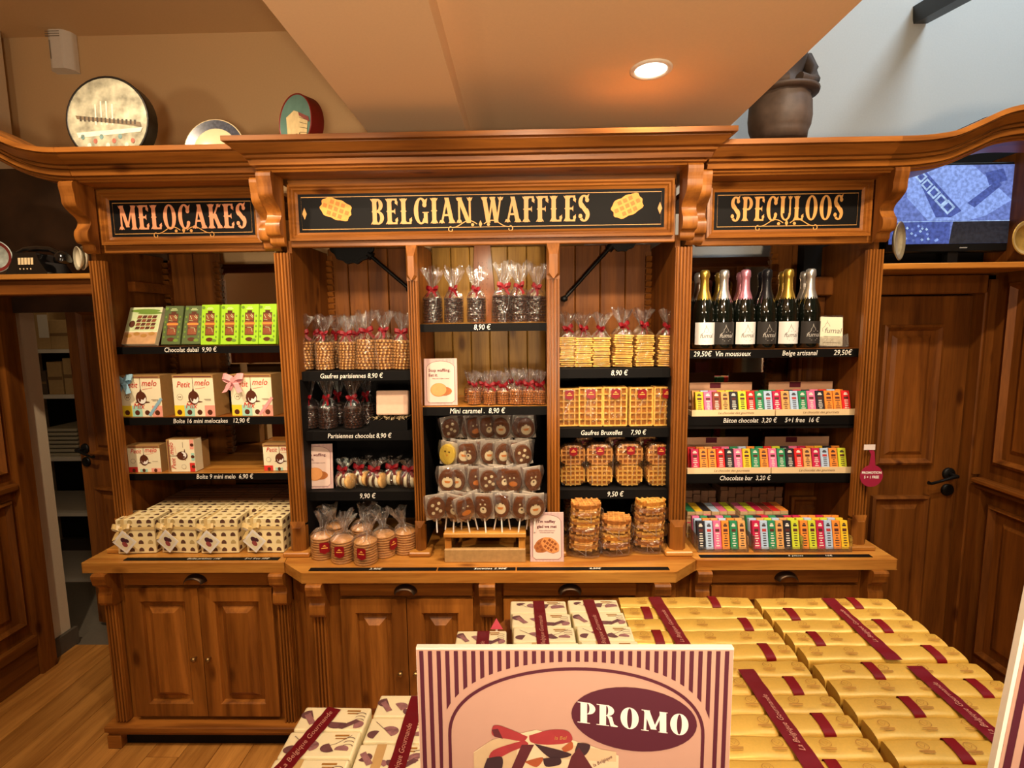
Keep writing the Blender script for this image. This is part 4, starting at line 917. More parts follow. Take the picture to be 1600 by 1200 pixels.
def lolly(kind, seed):
    root = thing('lollipop', 'x', 'lollipop')
    MB().tube([(0, 0, 0), (0, 0, 0.055)], 0.0022, 6).build('stick', WHITE, root, False)
    b = MB(); M = FACE[2] if kind == 'chick' else LCH
    n = 20; cz = 0.078; out = []
    for k in range(n):
        a = 2*PI*k/n; rr = 0.0265
        if kind in ('bear', 'deer'): rr *= 1+0.22*max(0, math.cos(2*(a-PI/2))*0 + math.exp(-((a-0.85)/0.25)**2)+math.exp(-((a-2.29)/0.25)**2))
        out.append((rr*math.cos(a), cz+rr*1.22*math.sin(a)))
    b.prism(out, 'y', -0.005, 0.005); fig = b.build('chocolate_figure', M, root, False, bevel=0.002)
    f = MB(); y = -0.0056
    if kind == 'penguin':
        for q in ball(0, cz-0.006, 0.0165, 14): f.flat(q, y, 0)
        f.flat([(-0.010, cz-0.002), (0.010, cz-0.002), (0.006, cz-0.009), (-0.006, cz-0.009)], y-0.0003, 1)
    elif kind == 'deer':
        f.flat([(0.014*math.cos(2*PI*k/14), cz-0.010+0.008*math.sin(2*PI*k/14)) for k in range(14)], y, 1)
    elif kind == 'bear':
        for q in ball(0, cz-0.008, 0.010, 12): f.flat(q, y, 0)
        for q in ball(0, cz-0.005, 0.0032, 8): f.flat(q, y-0.0003, 3)
    elif kind == 'dots':
        for (u, v) in ((-0.010, 0.010), (0.008, 0.014), (0.002, -0.002), (-0.009, -0.014), (0.012, -0.010)):
            for q in ball(u, cz+v, 0.005, 10): f.flat(q, y, 0)
    elif kind == 'chick':
        f.flat([(-0.004, cz), (0.004, cz), (0, cz-0.006)], y, 1)
    if kind != 'dots':
        for u in (-0.007, 0.007):
            for q in ball(u, cz+0.009, 0.0030, 8): f.flat(q, y-0.0002, 3 if kind in ('chick', 'penguin') else 0)
    f.build('icing', FACE, root, False)
    MB().box(-0.0285, 0.0285, 0.0056, 0.0062, 0.040, 0.117).build('backing_card', mat('white_backing', 'c4b8a6', 0.6, var=0.0), root, False, label='pale backing card')
    R = random.Random(seed); w = MB(); vs = []
    for j in range(5):
        z = 0.036+j*0.0205; hw = (0.008, 0.030, 0.035, 0.037, 0.036)[j]; dd = (0.003, 0.008, 0.009, 0.007, 0.0015)[j]
        for k in range(10):
            a = 2*PI*k/10; vs.append((hw*math.cos(a)*(1+R.uniform(-0.06, 0.06)), dd*math.sin(a)+R.uniform(-0.001, 0.001), z+R.uniform(-0.002, 0.002)))
    w.add(vs, [(j*10+k, j*10+(k+1) % 10, (j+1)*10+(k+1) % 10, (j+1)*10+k) for j in range(4) for k in range(10)])
    w.build('plastic_wrap', plastic('milky_plastic', 0.22), root, False)
    return Proto(root)
LK = ['dots', 'bear', 'penguin', 'deer', 'chick']
LP = {k: lolly(k, i) for i, k in enumerate(LK)}
NM = {'dots': 'white-dotted', 'bear': 'bear-faced', 'penguin': 'pale-bellied', 'deer': 'orange-nosed', 'chick': 'yellow chick'}
SEQ = ['dots', 'bear', 'bear', 'penguin', 'deer', 'penguin', 'bear', 'deer', 'penguin']
TN = ['lowest', 'second', 'third', 'topmost']
for k, (py, Y, zb) in enumerate(TI):
    x0, x1 = [(682, 835), (697, 832), (696, 824), (708, 826)][k]
    for r_, n in ((0, 7), (1, 6)):
        for i in range(n):
            Yr = Y-0.022+0.026*r_; px = x0+(x1-x0)*(i+0.5*r_)/(6)
            kd = 'chick' if (k == 2 and i == 0 and r_ == 0) else SEQ[(i*2+k*3+r_) % len(SEQ)]
            R = random.Random(k*50+r_*20+i)
            LP[kd].put((P(px, py, Yr).x, Yr, ZC+zb+0.016), R.uniform(-0.5, 0.5), '%s chocolate lollipop, %s in the %s line of the %s tier' % (NM[kd], nth(i, n), ['front', 'rear'][r_], TN[k]), 'chocolate lollipops', scale=1.25, rx=R.uniform(-0.06, 0.12) - 0.0, ry=R.uniform(-0.22, 0.22))
# ------------------------------------------------------------------ melocake cabinet
LIME = mat('lime_card', '9fd02c', 0.45, var=0.0); LEAF = mat('leaf_green_card', '6f8f35', 0.45, var=0.03); MOSS = mat('moss_green_card', '56653a', 0.45, var=0.03)
ORG = mat('orange_band', 'e08a3a', 0.5, var=0.0); BAR = mat('printed_chocolate', '5a2c17', 0.5, var=0.1); BAR2 = mat('printed_chocolate_light', '8a4a2c', 0.5, var=0.1); DRIZ = mat('drizzle_print', 'cfe0a0', 0.5, var=0.0)
def flats(parent, name, mats_, items, y0=-0.0004):
    """printed flat shapes on a front face; items are (material index, polygon)"""
    b = MB()
    for k, (mi, poly) in enumerate(items): b.flat(poly, y0-0.00002*k, mi)
    return b.build(name, mats_, parent, False)
def rect(x0, x1, z0, z1, sk=0.0): return [(x0, z0), (x1, z0), (x1+sk, z1), (x0+sk, z1)]
def ellp(cx, cz, rx, rz, n=14, a0=0, a1=2*PI): return [(cx+rx*math.cos(a0+(a1-a0)*k/n), cz+rz*math.sin(a0+(a1-a0)*k/n)) for k in range(n if a1-a0 > 6.2 else n+1)]
lean = 0.30
root = thing('chocolate_box', 'wide chocolate box picturing stacked bars and leaves, on the top melocake shelf', 'box')
MB().box(-0.066, 0.066, 0, 0.022, 0, 0.158).build('carton', CREAM, root, False, bevel=0.001)
it = [(0, rect(-0.064, 0.064, 0.055, 0.156)), (1, rect(-0.066, 0.066, 0.0005, 0.05)), (2, ellp(0.0, 0.142, 0.06, 0.008)), (2, ellp(0.02, 0.132, 0.05, 0.006))]
for j in range(4):
    for i in range(4): it.append((3+(i+j) % 2, rect(-0.028+i*0.020, -0.011+i*0.020, 0.062+j*0.0155, 0.0755+j*0.0155, 0.004)))
for j in range(3): it.append((6, rect(-0.035, 0.055, 0.074+0.016*j, 0.0765+0.016*j, 0.002)))
for i in range(4): it.append((5, ellp(-0.045+0.03*i, 0.035+0.008*(i % 2), 0.013, 0.008)))
it.append((3, ellp(-0.042, 0.085, 0.012, 0.015)))
flats(root, 'printed_picture', [mat('pale_leaf_print', 'c9d6a4', 0.5, var=0.1, bscale=40), mat('tan_print', 'c99a6a', 0.5, var=0.15, bscale=40), LEAF, BAR, BAR2, mat('pistachio_print', 'b0803c', 0.5, var=0.1), DRIZ], it)
root.location = (P(216, 540, 1.975).x, 1.975, 1.5627); root.rotation_euler = (-lean-0.12, 0, 0)
def slim_box(base, win):
    root = thing('chocolate_bar_box', 'x', 'box'); w, h, t = 0.074, 0.158, 0.02
    MB().box(-w/2, w/2, 0, t, 0, h).build('carton', base, root, False, bevel=0.001)
    it = [(0, rect(-0.019, 0.019, 0.036, 0.125)), (0, rect(-0.010, 0.010, 0.125, 0.134))]
    for j in range(3): it.append((1, rect(-0.017, 0.017, 0.04+0.028*j, 0.064+0.028*j)))
    it += [(2, rect(-0.022, 0.022, 0.078, 0.086)), (3, rect(-0.014, 0.014, 0.139, 0.142)), (3, rect(-0.010, 0.010, 0.145, 0.147))]
    R = random.Random(3)
    for k in range(9):
        a = R.uniform(0, 3.1); x, z = R.uniform(-0.012, 0.012), R.choice([R.uniform(0.045, 0.07), R.uniform(0.095, 0.118)]); it.append((3, [(x-0.008*math.cos(a), z-0.008*math.sin(a)), (x+0.008*math.cos(a), z+0.008*math.sin(a)), (x+0.008*math.cos(a)+0.0012, z+0.008*math.sin(a)+0.0012), (x-0.008*math.cos(a)+0.0012, z-0.008*math.sin(a)+0.0012)]))
    for k in range(10):
        s_ = -1 if k % 2 else 1; it.append((4, ellp(s_*0.028, 0.03+0.012*(k//2)*1.7, 0.0035, 0.005, 8)))
    it += [(4, ellp(-0.028, 0.146, 0.007, 0.006)), (5, ellp(0, 0.02, 0.015, 0.008)), (4, ellp(0.02, 0.016, 0.010, 0.006))]
    flats(root, 'printed_picture', [BAR, BAR2, ORG, DRIZ, win, BAR], it)
    return Proto(root)
sb1, sb2 = slim_box(MOSS, LEAF), slim_box(LIME, LEAF)
for i, px in enumerate([266, 297]): sb1.put((P(px, 540, 1.985).x, 1.985+0.004*i, 1.5595), 0.0, 'slim moss green chocolate bar box, %s of two beside the wide picture box' % ['first', 'second'][i], 'slim green chocolate bar boxes', rx=-lean)
for i, px in enumerate([327, 358, 389, 417]): sb2.put((P(px, 540, 1.985).x, 1.985, 1.5568), -0.10, 'slim lime green chocolate bar box, %s of the four lime ones' % ['first', 'second', 'third', 'last'][i], 'slim green chocolate bar boxes', rx=-0.16)
KRAFT = mat('brown_card', 'a9814c', 0.6, var=0.05); REDINK = mat('red_ink', 'd0342c', 0.6, var=0.0); MINT = mat('mint_print', 'a5d8c4', 0.6, var=0.0); YEL = mat('yellow_print', 'f2d22e', 0.6, var=0.0); SALM = mat('salmon_print', 'f0a08c', 0.6, var=0.0); REDP = mat('red_print', 'd8342c', 0.6, var=0.0); BLUER = mat('pale_blue_ribbon', '8fb8cc', 0.4, var=0.0); PINKR = mat('pale_pink_ribbon', 'eea0a0', 0.4, var=0.0)
def melo_box(w, h, d, style, ribbon=None):
    root = thing('melocake_box', 'x', 'box')
    MB().box(-w/2, w/2, 0, d, 0, h).build('carton', CREAM, root, False, bevel=0.001)
    b = MB().box(-w/2-0.0006, w/2+0.0006, -0.0006, d+0.0006, h-0.012, h+0.0006).box(w/2, w/2+0.0006, 0.0, d, 0, h-0.012); b.build('lid_edge', KRAFT, root, False, label='brown card lid edge')
    s = w/0.16
    it = [(6, rect(-w/2+0.006, w/2-0.006, h-0.008, h-0.005))]
    cx = 0.0
    it += [(0, ellp(cx+0.004*s, h*0.355, 0.030*s, 0.0035*s)), (0, ellp(cx, h*0.45, 0.0215*s, 0.0265*s, 18)), (1, ellp(cx+0.003*s, h*0.425, 0.016*s, 0.017*s, 16)), (0, ellp(cx-0.006*s, h*0.45, 0.0055*s, 0.014*s)), (0, ellp(cx+0.007*s, h*0.475, 0.006*s, 0.010*s)), (0, ellp(cx, h*0.50, 0.018*s, 0.012*s)), (0, [(cx-0.008*s, h*0.56), (cx+0.008*s, h*0.56), (cx+0.001, h*0.68), (cx+0.0008, h*0.95), (cx-0.0008, h*0.95), (cx-0.001, h*0.68)])]
    if style == 'mix':
        for k, mi in enumerate((2, 3, 7, 5)):
            x0 = -w/2+0.001+w*0.25*k; it += [(mi, rect(x0, x0+w*0.245, 0.001, h*0.27)), (0, ellp(x0+w*0.12, h*0.10, 0.010*s, 0.010*s))]
        it += [(0, ellp(-w*0.34, h*0.47, 0.0115*s, 0.0115*s)), (7, ellp(-w*0.34, h*0.47, 0.0105*s, 0.0105*s)), (0, ellp(-w*0.34-0.003*s, h*0.47, 0.002*s, 0.003*s)), (0, ellp(-w*0.34+0.003*s, h*0.47, 0.002*s, 0.003*s)), (0, rect(w*0.25, w*0.42, h*0.41, h*0.42)), (0, rect(w*0.28, w*0.42, h*0.385, h*0.392)), (8, [(w*0.05, h*0.66), (w*0.30, h*0.70), (w*0.30, h*0.706), (w*0.05, h*0.668)])]
    else:
        it += [(8, rect(-w/2+0.001, -w*0.22, 0.001, h*0.2)), (3, rect(-w*0.15, w*0.08, 0.001, h*0.12)), (5, rect(w*0.2, w/2-0.001, 0.001, h*0.15))]
        for x in (-w*0.34, -w*0.03, w*0.33): it.append((0, ellp(x, h*0.07, 0.008*s, 0.009*s)))
        it += [(0, ellp(-w*0.34, h*0.42, 0.0115*s, 0.0115*s)), (7, ellp(-w*0.34, h*0.42, 0.0105*s, 0.0105*s)), (0, rect(w*0.25, w*0.42, h*0.40, h*0.41)), (8, [(w*0.05, h*0.66), (w*0.30, h*0.70), (w*0.30, h*0.708), (w*0.05, h*0.67)])]
    pic = flats(root, 'printed_picture', [BAR, WHITE, YEL, MINT, LIME, SALM, MAROON, CREAM, REDP], it, -0.0008)
    text('Petit', 0.031*s, REDINK, (-w*0.24, -0.0018, h*0.71), pic, shear=0.3, local=True, sx=0.9); text('melo', 0.033*s, REDINK, (w*0.22, -0.0018, h*0.75), pic, shear=0.3, local=True, sx=0.9)
    if style == 'mix': text('Mix', 0.03*s, REDINK, (-w*0.08, -0.0022, h*0.2), pic, shear=0.3, local=True)
    if ribbon:
        b = MB().strip([(-w/2-0.001, -0.0025, h*0.62), (-w*0.28, -0.0028, h+0.001), (-w*0.2, 0.01, h+0.0015)], (0.005, 0, -0.003)); b.build('ribbon_band', ribbon, root, False); b = MB().strip([(w*0.18, -0.0028, 0.005), (w/2+0.001, -0.0028, h*0.45)], (0.005, 0, -0.003)); b.build('ribbon_band', ribbon, root, False); b = MB()
        b.M = Matrix.Translation((-w*0.38, -0.003, h*0.86)); q = bow_mesh(1.25, 4); b.add(q.v, q.f); b.build('ribbon_bow', ribbon, root, False, label='pastel ribbon with a bow across the corner')
    return Proto(root)
for i, (px, rb) in enumerate([(222, BLUER), (304, None), (394, PINKR)]):
    melo_box(0.168, 0.164, 0.09, 'mix', rb).put((P(px, 650, 1.96).x, 1.965, 1.2765), -0.06, ['large melocake box with a pale blue ribbon bow on the middle shelf', 'large melocake box without ribbon between the two ribboned ones', 'large melocake box with a pale pink ribbon bow beside the fluted post'][i], 'large melocake boxes')
sm = melo_box(0.132, 0.110, 0.05, 'nine')
sm.put((P(226, 740, 1.965).x, 1.97, 1.0505), 0.0, 'small melocake box standing upright on the lowest melocake shelf', 'small melocake boxes')
r2 = dup(sm.r, (P(287, 740, 1.965).x, 1.97, 1.0505+0.066), 0.0, 'small melocake box turned on its side, lettering running upwards', 'small melocake boxes'); r2.rotation_euler = (0, -PI/2, 0); r2.location.x += 0.055
r2.location = (P(284, 740, 1.965).x+0.055, 1.97, 1.0505+0.0665)
dup(sm.r, (P(293, 740, 2.03).x, 2.03, 1.0505), 0.0, 'small melocake box hidden behind the one on its side', 'small melocake boxes')
dup(sm.r, (P(430, 740, 1.975).x+0.02, 1.98, 1.0505), 0.0, 'small melocake box half behind the fluted post', 'small melocake boxes')
# cream cubes with printed chocolates
GOLDR = mat('champagne_ribbon', 'd9bb7c', 0.3, spec=0.7, var=0.0); PRAL = mat('praline_print', '5c3d30', 0.5, var=0.2, bscale=200); PRAL2 = mat('praline_print_pale', 'b9a06a', 0.5, var=0.1)
def pattern(b, w, h, y, seed, skip=()):
    R = random.Random(seed); nx, nz = max(2, round(w/0.035)), max(2, round(h/0.032))
    for i in range(nx):
        for j in range(nz):
            cx, cz = -w/2+w*(i+0.5)/nx, h*(j+0.45)/nz; mi = 1 if R.random() < 0.25 else 0; pts = ellp(cx, cz-0.003, 0.0098, 0.0125, 8, 0.0, PI)
            b.flat(pts+[(cx-0.009, cz-0.006), (cx+0.009, cz-0.006)], y, mi)
def cube_box(w, h, d, ribbon, seed):
    root = thing('chocolate_cube', 'x', 'box'); MB().box(-w/2, w/2, 0, d, 0, h).build('carton', CUBEP, root, False, bevel=0.0012)
    b = MB(); pattern(b, w, h*0.66, -0.0006, seed); b.M = Matrix.Translation((0, 0, h*0.68)); pattern(b, w, h*0.34, -0.0006, seed+1)
    b.M = Matrix.Translation((0, 0, h+0.0006)) @ Matrix.Rotation(-PI/2, 4, 'X'); pattern(b, w, d, 0, seed+2)
    b.M = Matrix.Translation((w/2+0.0006, d/2, 0)) @ Matrix.Rotation(PI/2, 4, 'Z'); pattern(b, d, h, 0, seed+3)
    b.build('printed_pattern', [PRAL, PRAL2], root, False)
    MB().box(-w/2-0.0008, w/2+0.0008, -0.0008, d+0.0008, h*0.665, h*0.68).build('lid_gap', mat('lid_gap_shade', 'b89f74', 0.7, var=0), root, False)
    if ribbon:
        MB().box(-w/2-0.001, w/2+0.001, -0.0015, 0.0, h*0.70, h*0.78).box(-0.052, -0.040, -0.0015, d, h, h+0.0012).box(-0.052, -0.040, -0.0017, 0.0, h*0.70, h).build('ribbon_band', GOLDR, root, False); b = MB()
        b.M = Matrix.Translation((-0.046, -0.004, h*0.73)); q = bow_mesh(1.0, seed); b.add(q.v, q.f); b.build('ribbon_bow', GOLDR, root, False, label='champagne ribbon bow')
        b = MB(); b.M = Matrix.Translation((-0.030, -0.020, h*0.40)) @ Matrix.Rotation(0.75, 4, 'Y') @ Matrix.Rotation(0.12, 4, 'X'); b.box(-0.034, 0.034, 0, 0.0008, -0.034, 0.034, 0)
        b.flat(rect(-0.026, 0.026, -0.026, 0.026), -0.0003, 1)
        for k, (x, z, r_) in enumerate(((-0.006, 0.004, 0.013), (0.007, -0.006, 0.012), (0.004, 0.012, 0.009))): b.flat(ellp(x, z, r_, r_*0.8), -0.0006-0.0002*k, 2+k % 2)
        b.build('gift_tag', [WHITE, CREAM, mat('tag_print_dark', '4a2530', 0.6, var=0), mat('tag_print_red', '9c4a48', 0.6, var=0)], root, False, label='square paper tag hung on one corner')
    return Proto(root)
c1, c2 = cube_box(0.143, 0.135, 0.10, True, 61), cube_box(0.150, 0.135, 0.095, False, 65)
xs = [(-1.4105), (-1.258), (-1.105), (-0.952)]
for i in range(4):
    q = PZ([214, 279, 343, 413][i], 866, ZC)
    c1.put((q.x, 1.858+0.004*(i % 2), ZC+0.0025), (0.05, -0.06, 0.03, -0.02)[i], 'cream praline cube with champagne bow and tag, %s of the front line' % nth(i, 4), 'ribboned cream cubes')
for r_, Y in ((0, 1.972),):
    for i in range(4):
        c2.put(((-1.455, -1.30, -1.145, -0.99)[i], Y+0.008, ZC+0.0005), 0.0, 'cream cube of printed pralines, %s of the second line' % nth(i, 4), 'plain cream cubes')
BRN = mat('brown_carton', '5c3a22', 0.55, var=0.06); 
bm = MB().box(-0.075, 0.075, 0, 0.027, 0, 0.141).mesh('chocolate_carton', BRN)
for r_ in range(6):
    for i in range(4):
        o = link('chocolate_carton', bm); o.location = ((-1.452, -1.298, -1.144, -0.99)[i], 2.080+0.0335*r_, ZC+0.0005); o.rotation_euler = (0, 0, 0.01*((i*5+r_*3) % 3-1))
        tag(o, 'slim dark brown carton standing in line %s from the cubes, %s' % (ORD[r_], nth(i, 4)), 'box', 'slim brown cartons')

# ------------------------------------------------------------------ speculoos cabinet: bottles, cards, chocolate bars
GLASS = mat('dark_green_glass', '0c100b', 0.08, spec=0.7, coat=0.5, var=0.0)
FO = {'gold': mat('gold_capsule', 'c9a54a', 0.3, metal=0.85), 'silver': mat('silver_capsule', 'd5d2cc', 0.3, metal=0.85), 'pink': mat('pink_capsule', 'dd93a8', 0.32, metal=0.7), 'black': mat('black_capsule', '1c1c20', 0.3, metal=0.4)}
LW, LB = mat('white_bottle_label', 'e9e5df', 0.6, var=0.0), mat('black_bottle_label', '26221f', 0.6, var=0.0); GREYI = mat('grey_ink', '6a6460', 0.6, var=0.0); SILI = mat('silver_ink', 'b8b2aa', 0.5, var=0.0)
rB = 0.0405
BPROF = [(0, 0.004), (0.034, 0.0), (rB, 0.006), (rB, 0.135), (0.039, 0.15), (0.032, 0.175), (0.024, 0.20), (0.0165, 0.225), (0.0145, 0.262)]
bot_me = MB().lathe(BPROF, 24).mesh('glass_body', GLASS)
def bend(me, r):
    for v in me.vertices: x, y = v.co.x, v.co.y; a = x/r; v.co = (r*math.sin(a), -(r)*math.cos(a), y)
    return me
def bottle(foil, white):
    root = thing('wine_bottle', 'x', 'bottle'); link('glass_body', bot_me, root, False)
    MB().lathe([(0.0285, 0.186), (0.0245, 0.20), (0.0172, 0.224), (0.0155, 0.25), (0.0158, 0.268), (0.0185, 0.272), (0.0185, 0.285), (0.0165, 0.296), (0.010, 0.300), (0, 0.3005)], 18).build('foil_capsule', FO[foil], root, False, label=foil+' foil capsule')
    vs = []; n = 10
    for z in (0.018, 0.102):
        for k in range(n+1): a = -PI/2-1.12+2.24*k/n; vs.append(((rB+0.0006)*math.cos(a), (rB+0.0006)*math.sin(a), z))
    lb = MB().add(vs, [(k, k+1, n+2+k, n+1+k) for k in range(n)], 0, True).build('bottle_label', LW if white else LB, root, False, label=('white' if white else 'black')+' paper label')
    I = GREYI if white else SILI
    key = 'fumal'+str(white); 
    if key not in _T:
        t1 = text_mesh('fumal', 0.024, I, shear=0.25).copy(); bend(t1, rB+0.0012)
        for v in t1.vertices: v.co.z += 0.044
        _T[key] = t1
        d = MB(); pts = [(-0.016, 0.045), (-0.017, 0.058), (-0.010, 0.066), (-0.009, 0.074), (-0.004, 0.081), (-0.003, 0.088), (-0.0025, 0.094), (-0.002, 0.088), (0.001, 0.081), (0.006, 0.074), (0.007, 0.067)]
        d.flatstroke(pts, 0.0011, 0); d.flat(rect(-0.002, 0.018, 0.064, 0.0655), 0); d.flat(rect(-0.014, 0.016, 0.036, 0.0375), 0); d.flat(rect(-0.009, 0.011, 0.031, 0.032), 0)
        me = d.mesh('emblem', I)
        for v in me.vertices: a = v.co.x/(rB+0.0012); v.co = ((rB+0.0012)*math.sin(a), -(rB+0.0012)*math.cos(a), v.co.z)
        _T[key+'e'] = me
    link('lettering', _T[key], lb, False); link('emblem', _T[key+'e'], lb, False)
    return Proto(root)
BT = {}
def put_bottle(px, Y, foil, white, label, grp):
    k = (foil, white); BT.setdefault(k, bottle(foil, white) if k not in BT else None)
    BT[k].put((P(px, 540, Y).x, Y, 1.518), 0.0, label, grp)
FR = [(1098, 'gold', 1), (1128, 'silver', 0), (1161, 'pink', 1), (1194, 'black', 0), (1227, 'gold', 1), (1261, 'silver', 0)]
for i, (px, f, w) in enumerate(FR): put_bottle(px, 2.0, f, w, 'dark wine bottle with %s foil and %s label, %s in the front line' % (f, 'white' if w else 'black', nth(i, 6)), 'bottles of sparkling wine')
for i, (px, f, w) in enumerate([(1108, 'silver', 0), (1120, 'gold', 1), (1147, 'pink', 0), (1180, 'black', 1), (1212, 'gold', 0), (1243, 'silver', 1)]): 
    put_bottle([1089, 1121, 1154, 1187, 1219, 1252][i], 2.104, f, w, 'dark wine bottle with %s foil, %s in the rear line' % (f, nth(i, 6)), 'bottles of sparkling wine')
# leaflet holder
hx = P(1302, 542, 1.985).x; lh = thing('leaflet_holder', 'clear acrylic leaflet holder at the end of the bottle shelf', 'holder', (hx, 1.985, 1.5215)); lh.rotation_euler = (-0.16, 0, 0)
MB().box(-0.055, 0.055, 0.022, 0.0235, 0, 0.125).box(-0.055, 0.055, -0.006, -0.0045, 0, 0.04).box(-0.055, 0.055, -0.006, 0.0235, 0, 0.002).box(-0.055, -0.0535, -0.006, 0.0235, 0, 0.09).box(0.0535, 0.055, -0.006, 0.0235, 0, 0.05).build('acrylic_holder', CLEAR, lh, False)
for k in range(3):
    o = MB().box(-0.048, 0.042, 0, 0.0012, 0, 0.112).build('leaflet', mat('ivory_leaflet', 'ece2c6', 0.6, var=0.0)); o.location = (hx-0.006+0.004*k, 1.987+0.006*k, 1.5245); o.rotation_euler = (-0.16, 0.05*(k == 0)+0.02*k, 0.03*k)
    tag(o, ['ivory leaflet in front of the acrylic holder, with the grey dome emblem', 'ivory leaflet directly behind the front one in the holder', 'rearmost ivory leaflet leaning in the acrylic holder'][k], 'leaflet', 'leaflets in the acrylic holder')
    if k == 0:
        text('fumal', 0.030, GREYI, (0.004, -0.0006, 0.05), o, local=True, shear=0.25)
        d = MB(); d.flatstroke([(-0.022+a*1.3+0.004, 0.012+z*0.95) for a, z in ((-0.012, 0.045), (-0.013, 0.058), (-0.006, 0.066), (-0.005, 0.074), (0, 0.081), (0.001, 0.094), (0.002, 0.081), (0.007, 0.074), (0.009, 0.066))], 0.0012, -0.0006); d.flat(rect(-0.03, 0.03, 0.036, 0.0375), -0.0006); d.flat(rect(-0.035, 0.035, 0.012, 0.0135), -0.0006); d.build('emblem', GREYI, o, False)
BC = {'yellow': 'f0c431', 'pink': 'e8709a', 'brown': '8c3f2f', 'tan': 'e0a560', 'black': '2c2a30', 'lime': 'd0d83a', 'red': 'd92a2a', 'green': '2f8a5c', 'blue': 'b4cbe6', 'crimson': 'c2244e', 'orange': 'f0913a'}
BM = {k: mat('wrapper_'+k, v, 0.4, var=0.0) for k, v in BC.items()}
def bar_proto(col, w, h, t):
    root = thing('chocolate_bar', 'x', 'chocolate'); MB().box(-w/2, w/2, 0, t, 0, h).build('wrapper', BM[col], root, False, bevel=0.0012)
    d = MB(); R = random.Random(hash(col) % 97 if False else len(col)*7+ord(col[0])); ink = 0
    d.flat(rect(-w*0.25, w*0.25, h*0.80, h*0.86), -0.0004, 0); d.flat(rect(-w*0.16, w*0.16, h*0.87, h*0.91), -0.0004, 0); d.flat(rect(-w*0.28, w*0.28, h*0.62, h*0.72), -0.0004, 1)
    z = h*0.54
    while z > h*0.1:
        a = R.uniform(0.12, 0.3); d.flat(rect(-w*a, w*a, z, z+h*0.035), -0.0004, 0); z -= h*0.085
    d.build('lettering', [mat('bar_ink_dark', '3a2a2a', 0.6, var=0) if col in ('yellow', 'lime', 'blue', 'tan', 'orange') else mat('bar_ink_pale', 'eadfd0', 0.6, var=0), mat('bar_picture', '5a2a22', 0.6, var=0) if col != 'blue' else mat('bar_picture_red', 'b83a3a', 0.6, var=0)], root, False)
    return Proto(root)
BP = {c: bar_proto(c, 0.0305, 0.086, 0.016) for c in BC}
rowB = 'yellow pink brown tan black lime red green blue crimson tan blue green pink black orange orange red'.split()
rowC = 'crimson orange orange red black pink yellow green orange pink green black red tan crimson blue orange lime'.split()
def tray_row(cols, z, Y, x0, x1, which):
    xa, xb = P(x0, 640 if z > 1.2 else 730, Y).x, P(x1, 640 if z > 1.2 else 730, Y).x; n = len(cols); xm = (xa+xb)/2
    for s, (a, b_) in enumerate(((xa-0.02, xm-0.002), (xm+0.002, xb+0.025))):
        t = thing('display_tray', 'pale card display tray of chocolate bars, %s on the %s bar shelf' % (['beside the middle hutch', 'beside the outer post'][s], which), 'tray', ((a+b_)/2, Y, z), group='pale bar trays'); w = (b_-a)/2
        MB().box(-w, w, -0.022, 0.11, 0, 0.003).box(-w, w, -0.025, -0.022, 0, 0.024).box(-w, -w+0.002, -0.022, 0.11, 0.003, 0.02).box(w-0.002, w, -0.022, 0.11, 0.003, 0.02).build('tray_body', mat('pale_tray_card', 'ecd0a0', 0.6, var=0.02), t, False)
        MB().box(-w*0.8, w*0.8, 0.108, 0.110, 0.003, 0.115).build('back_card', mat('buff_card', 'd3a582', 0.7, var=0.03), t, False, label='buff card back rising behind the bars'); MB().flat(rect(-w*0.28, w*0.0, 0.092, 0.114), 0.1075).build('printed_square', MAROON, t, False)
        text('Le chocolat des gourmets', 0.013, mat('brown_ink', '6a4426', 0.7, var=0), (0.01, -0.0256, 0.008), t, local=True, shear=0.3)
    for i, c in enumerate(cols):
        X = xa+(xb-xa)*(i+0.5)/n; lab = '%s chocolate bar, %s on the %s bar shelf' % (c, nth(i, n), which)
        BP[c].put((X, Y-0.012, z+0.0075), 0.0, lab, 'bars on the %s shelf' % which, rx=-0.26)
        o = BP[cols[(i*5+3) % n]].put((X, Y+0.025, z+0.0075), 0.0, '%s chocolate bar of the rear line, %s on the %s bar shelf' % (cols[(i*5+3) % n], nth(i, n), which), 'bars on the %s shelf' % which, rx=-0.26)
tray_row(rowB, 1.2625, 1.975, 1086, 1328, 'upper'); tray_row(rowC, 1.0355, 1.975, 1079, 1322, 'lower')
BQ = {c: bar_proto(c, 0.0275, 0.105, 0.02) for c in ('black', 'blue', 'pink', 'orange', 'green', 'tan', 'crimson', 'lime', 'yellow')}
G3 = [(1089, 1166, 'black blue pink orange green tan', 'first'), (1176, 1249, 'crimson blue green tan black lime', 'middle'), (1251, 1326, 'orange lime crimson blue orange yellow', 'last')]
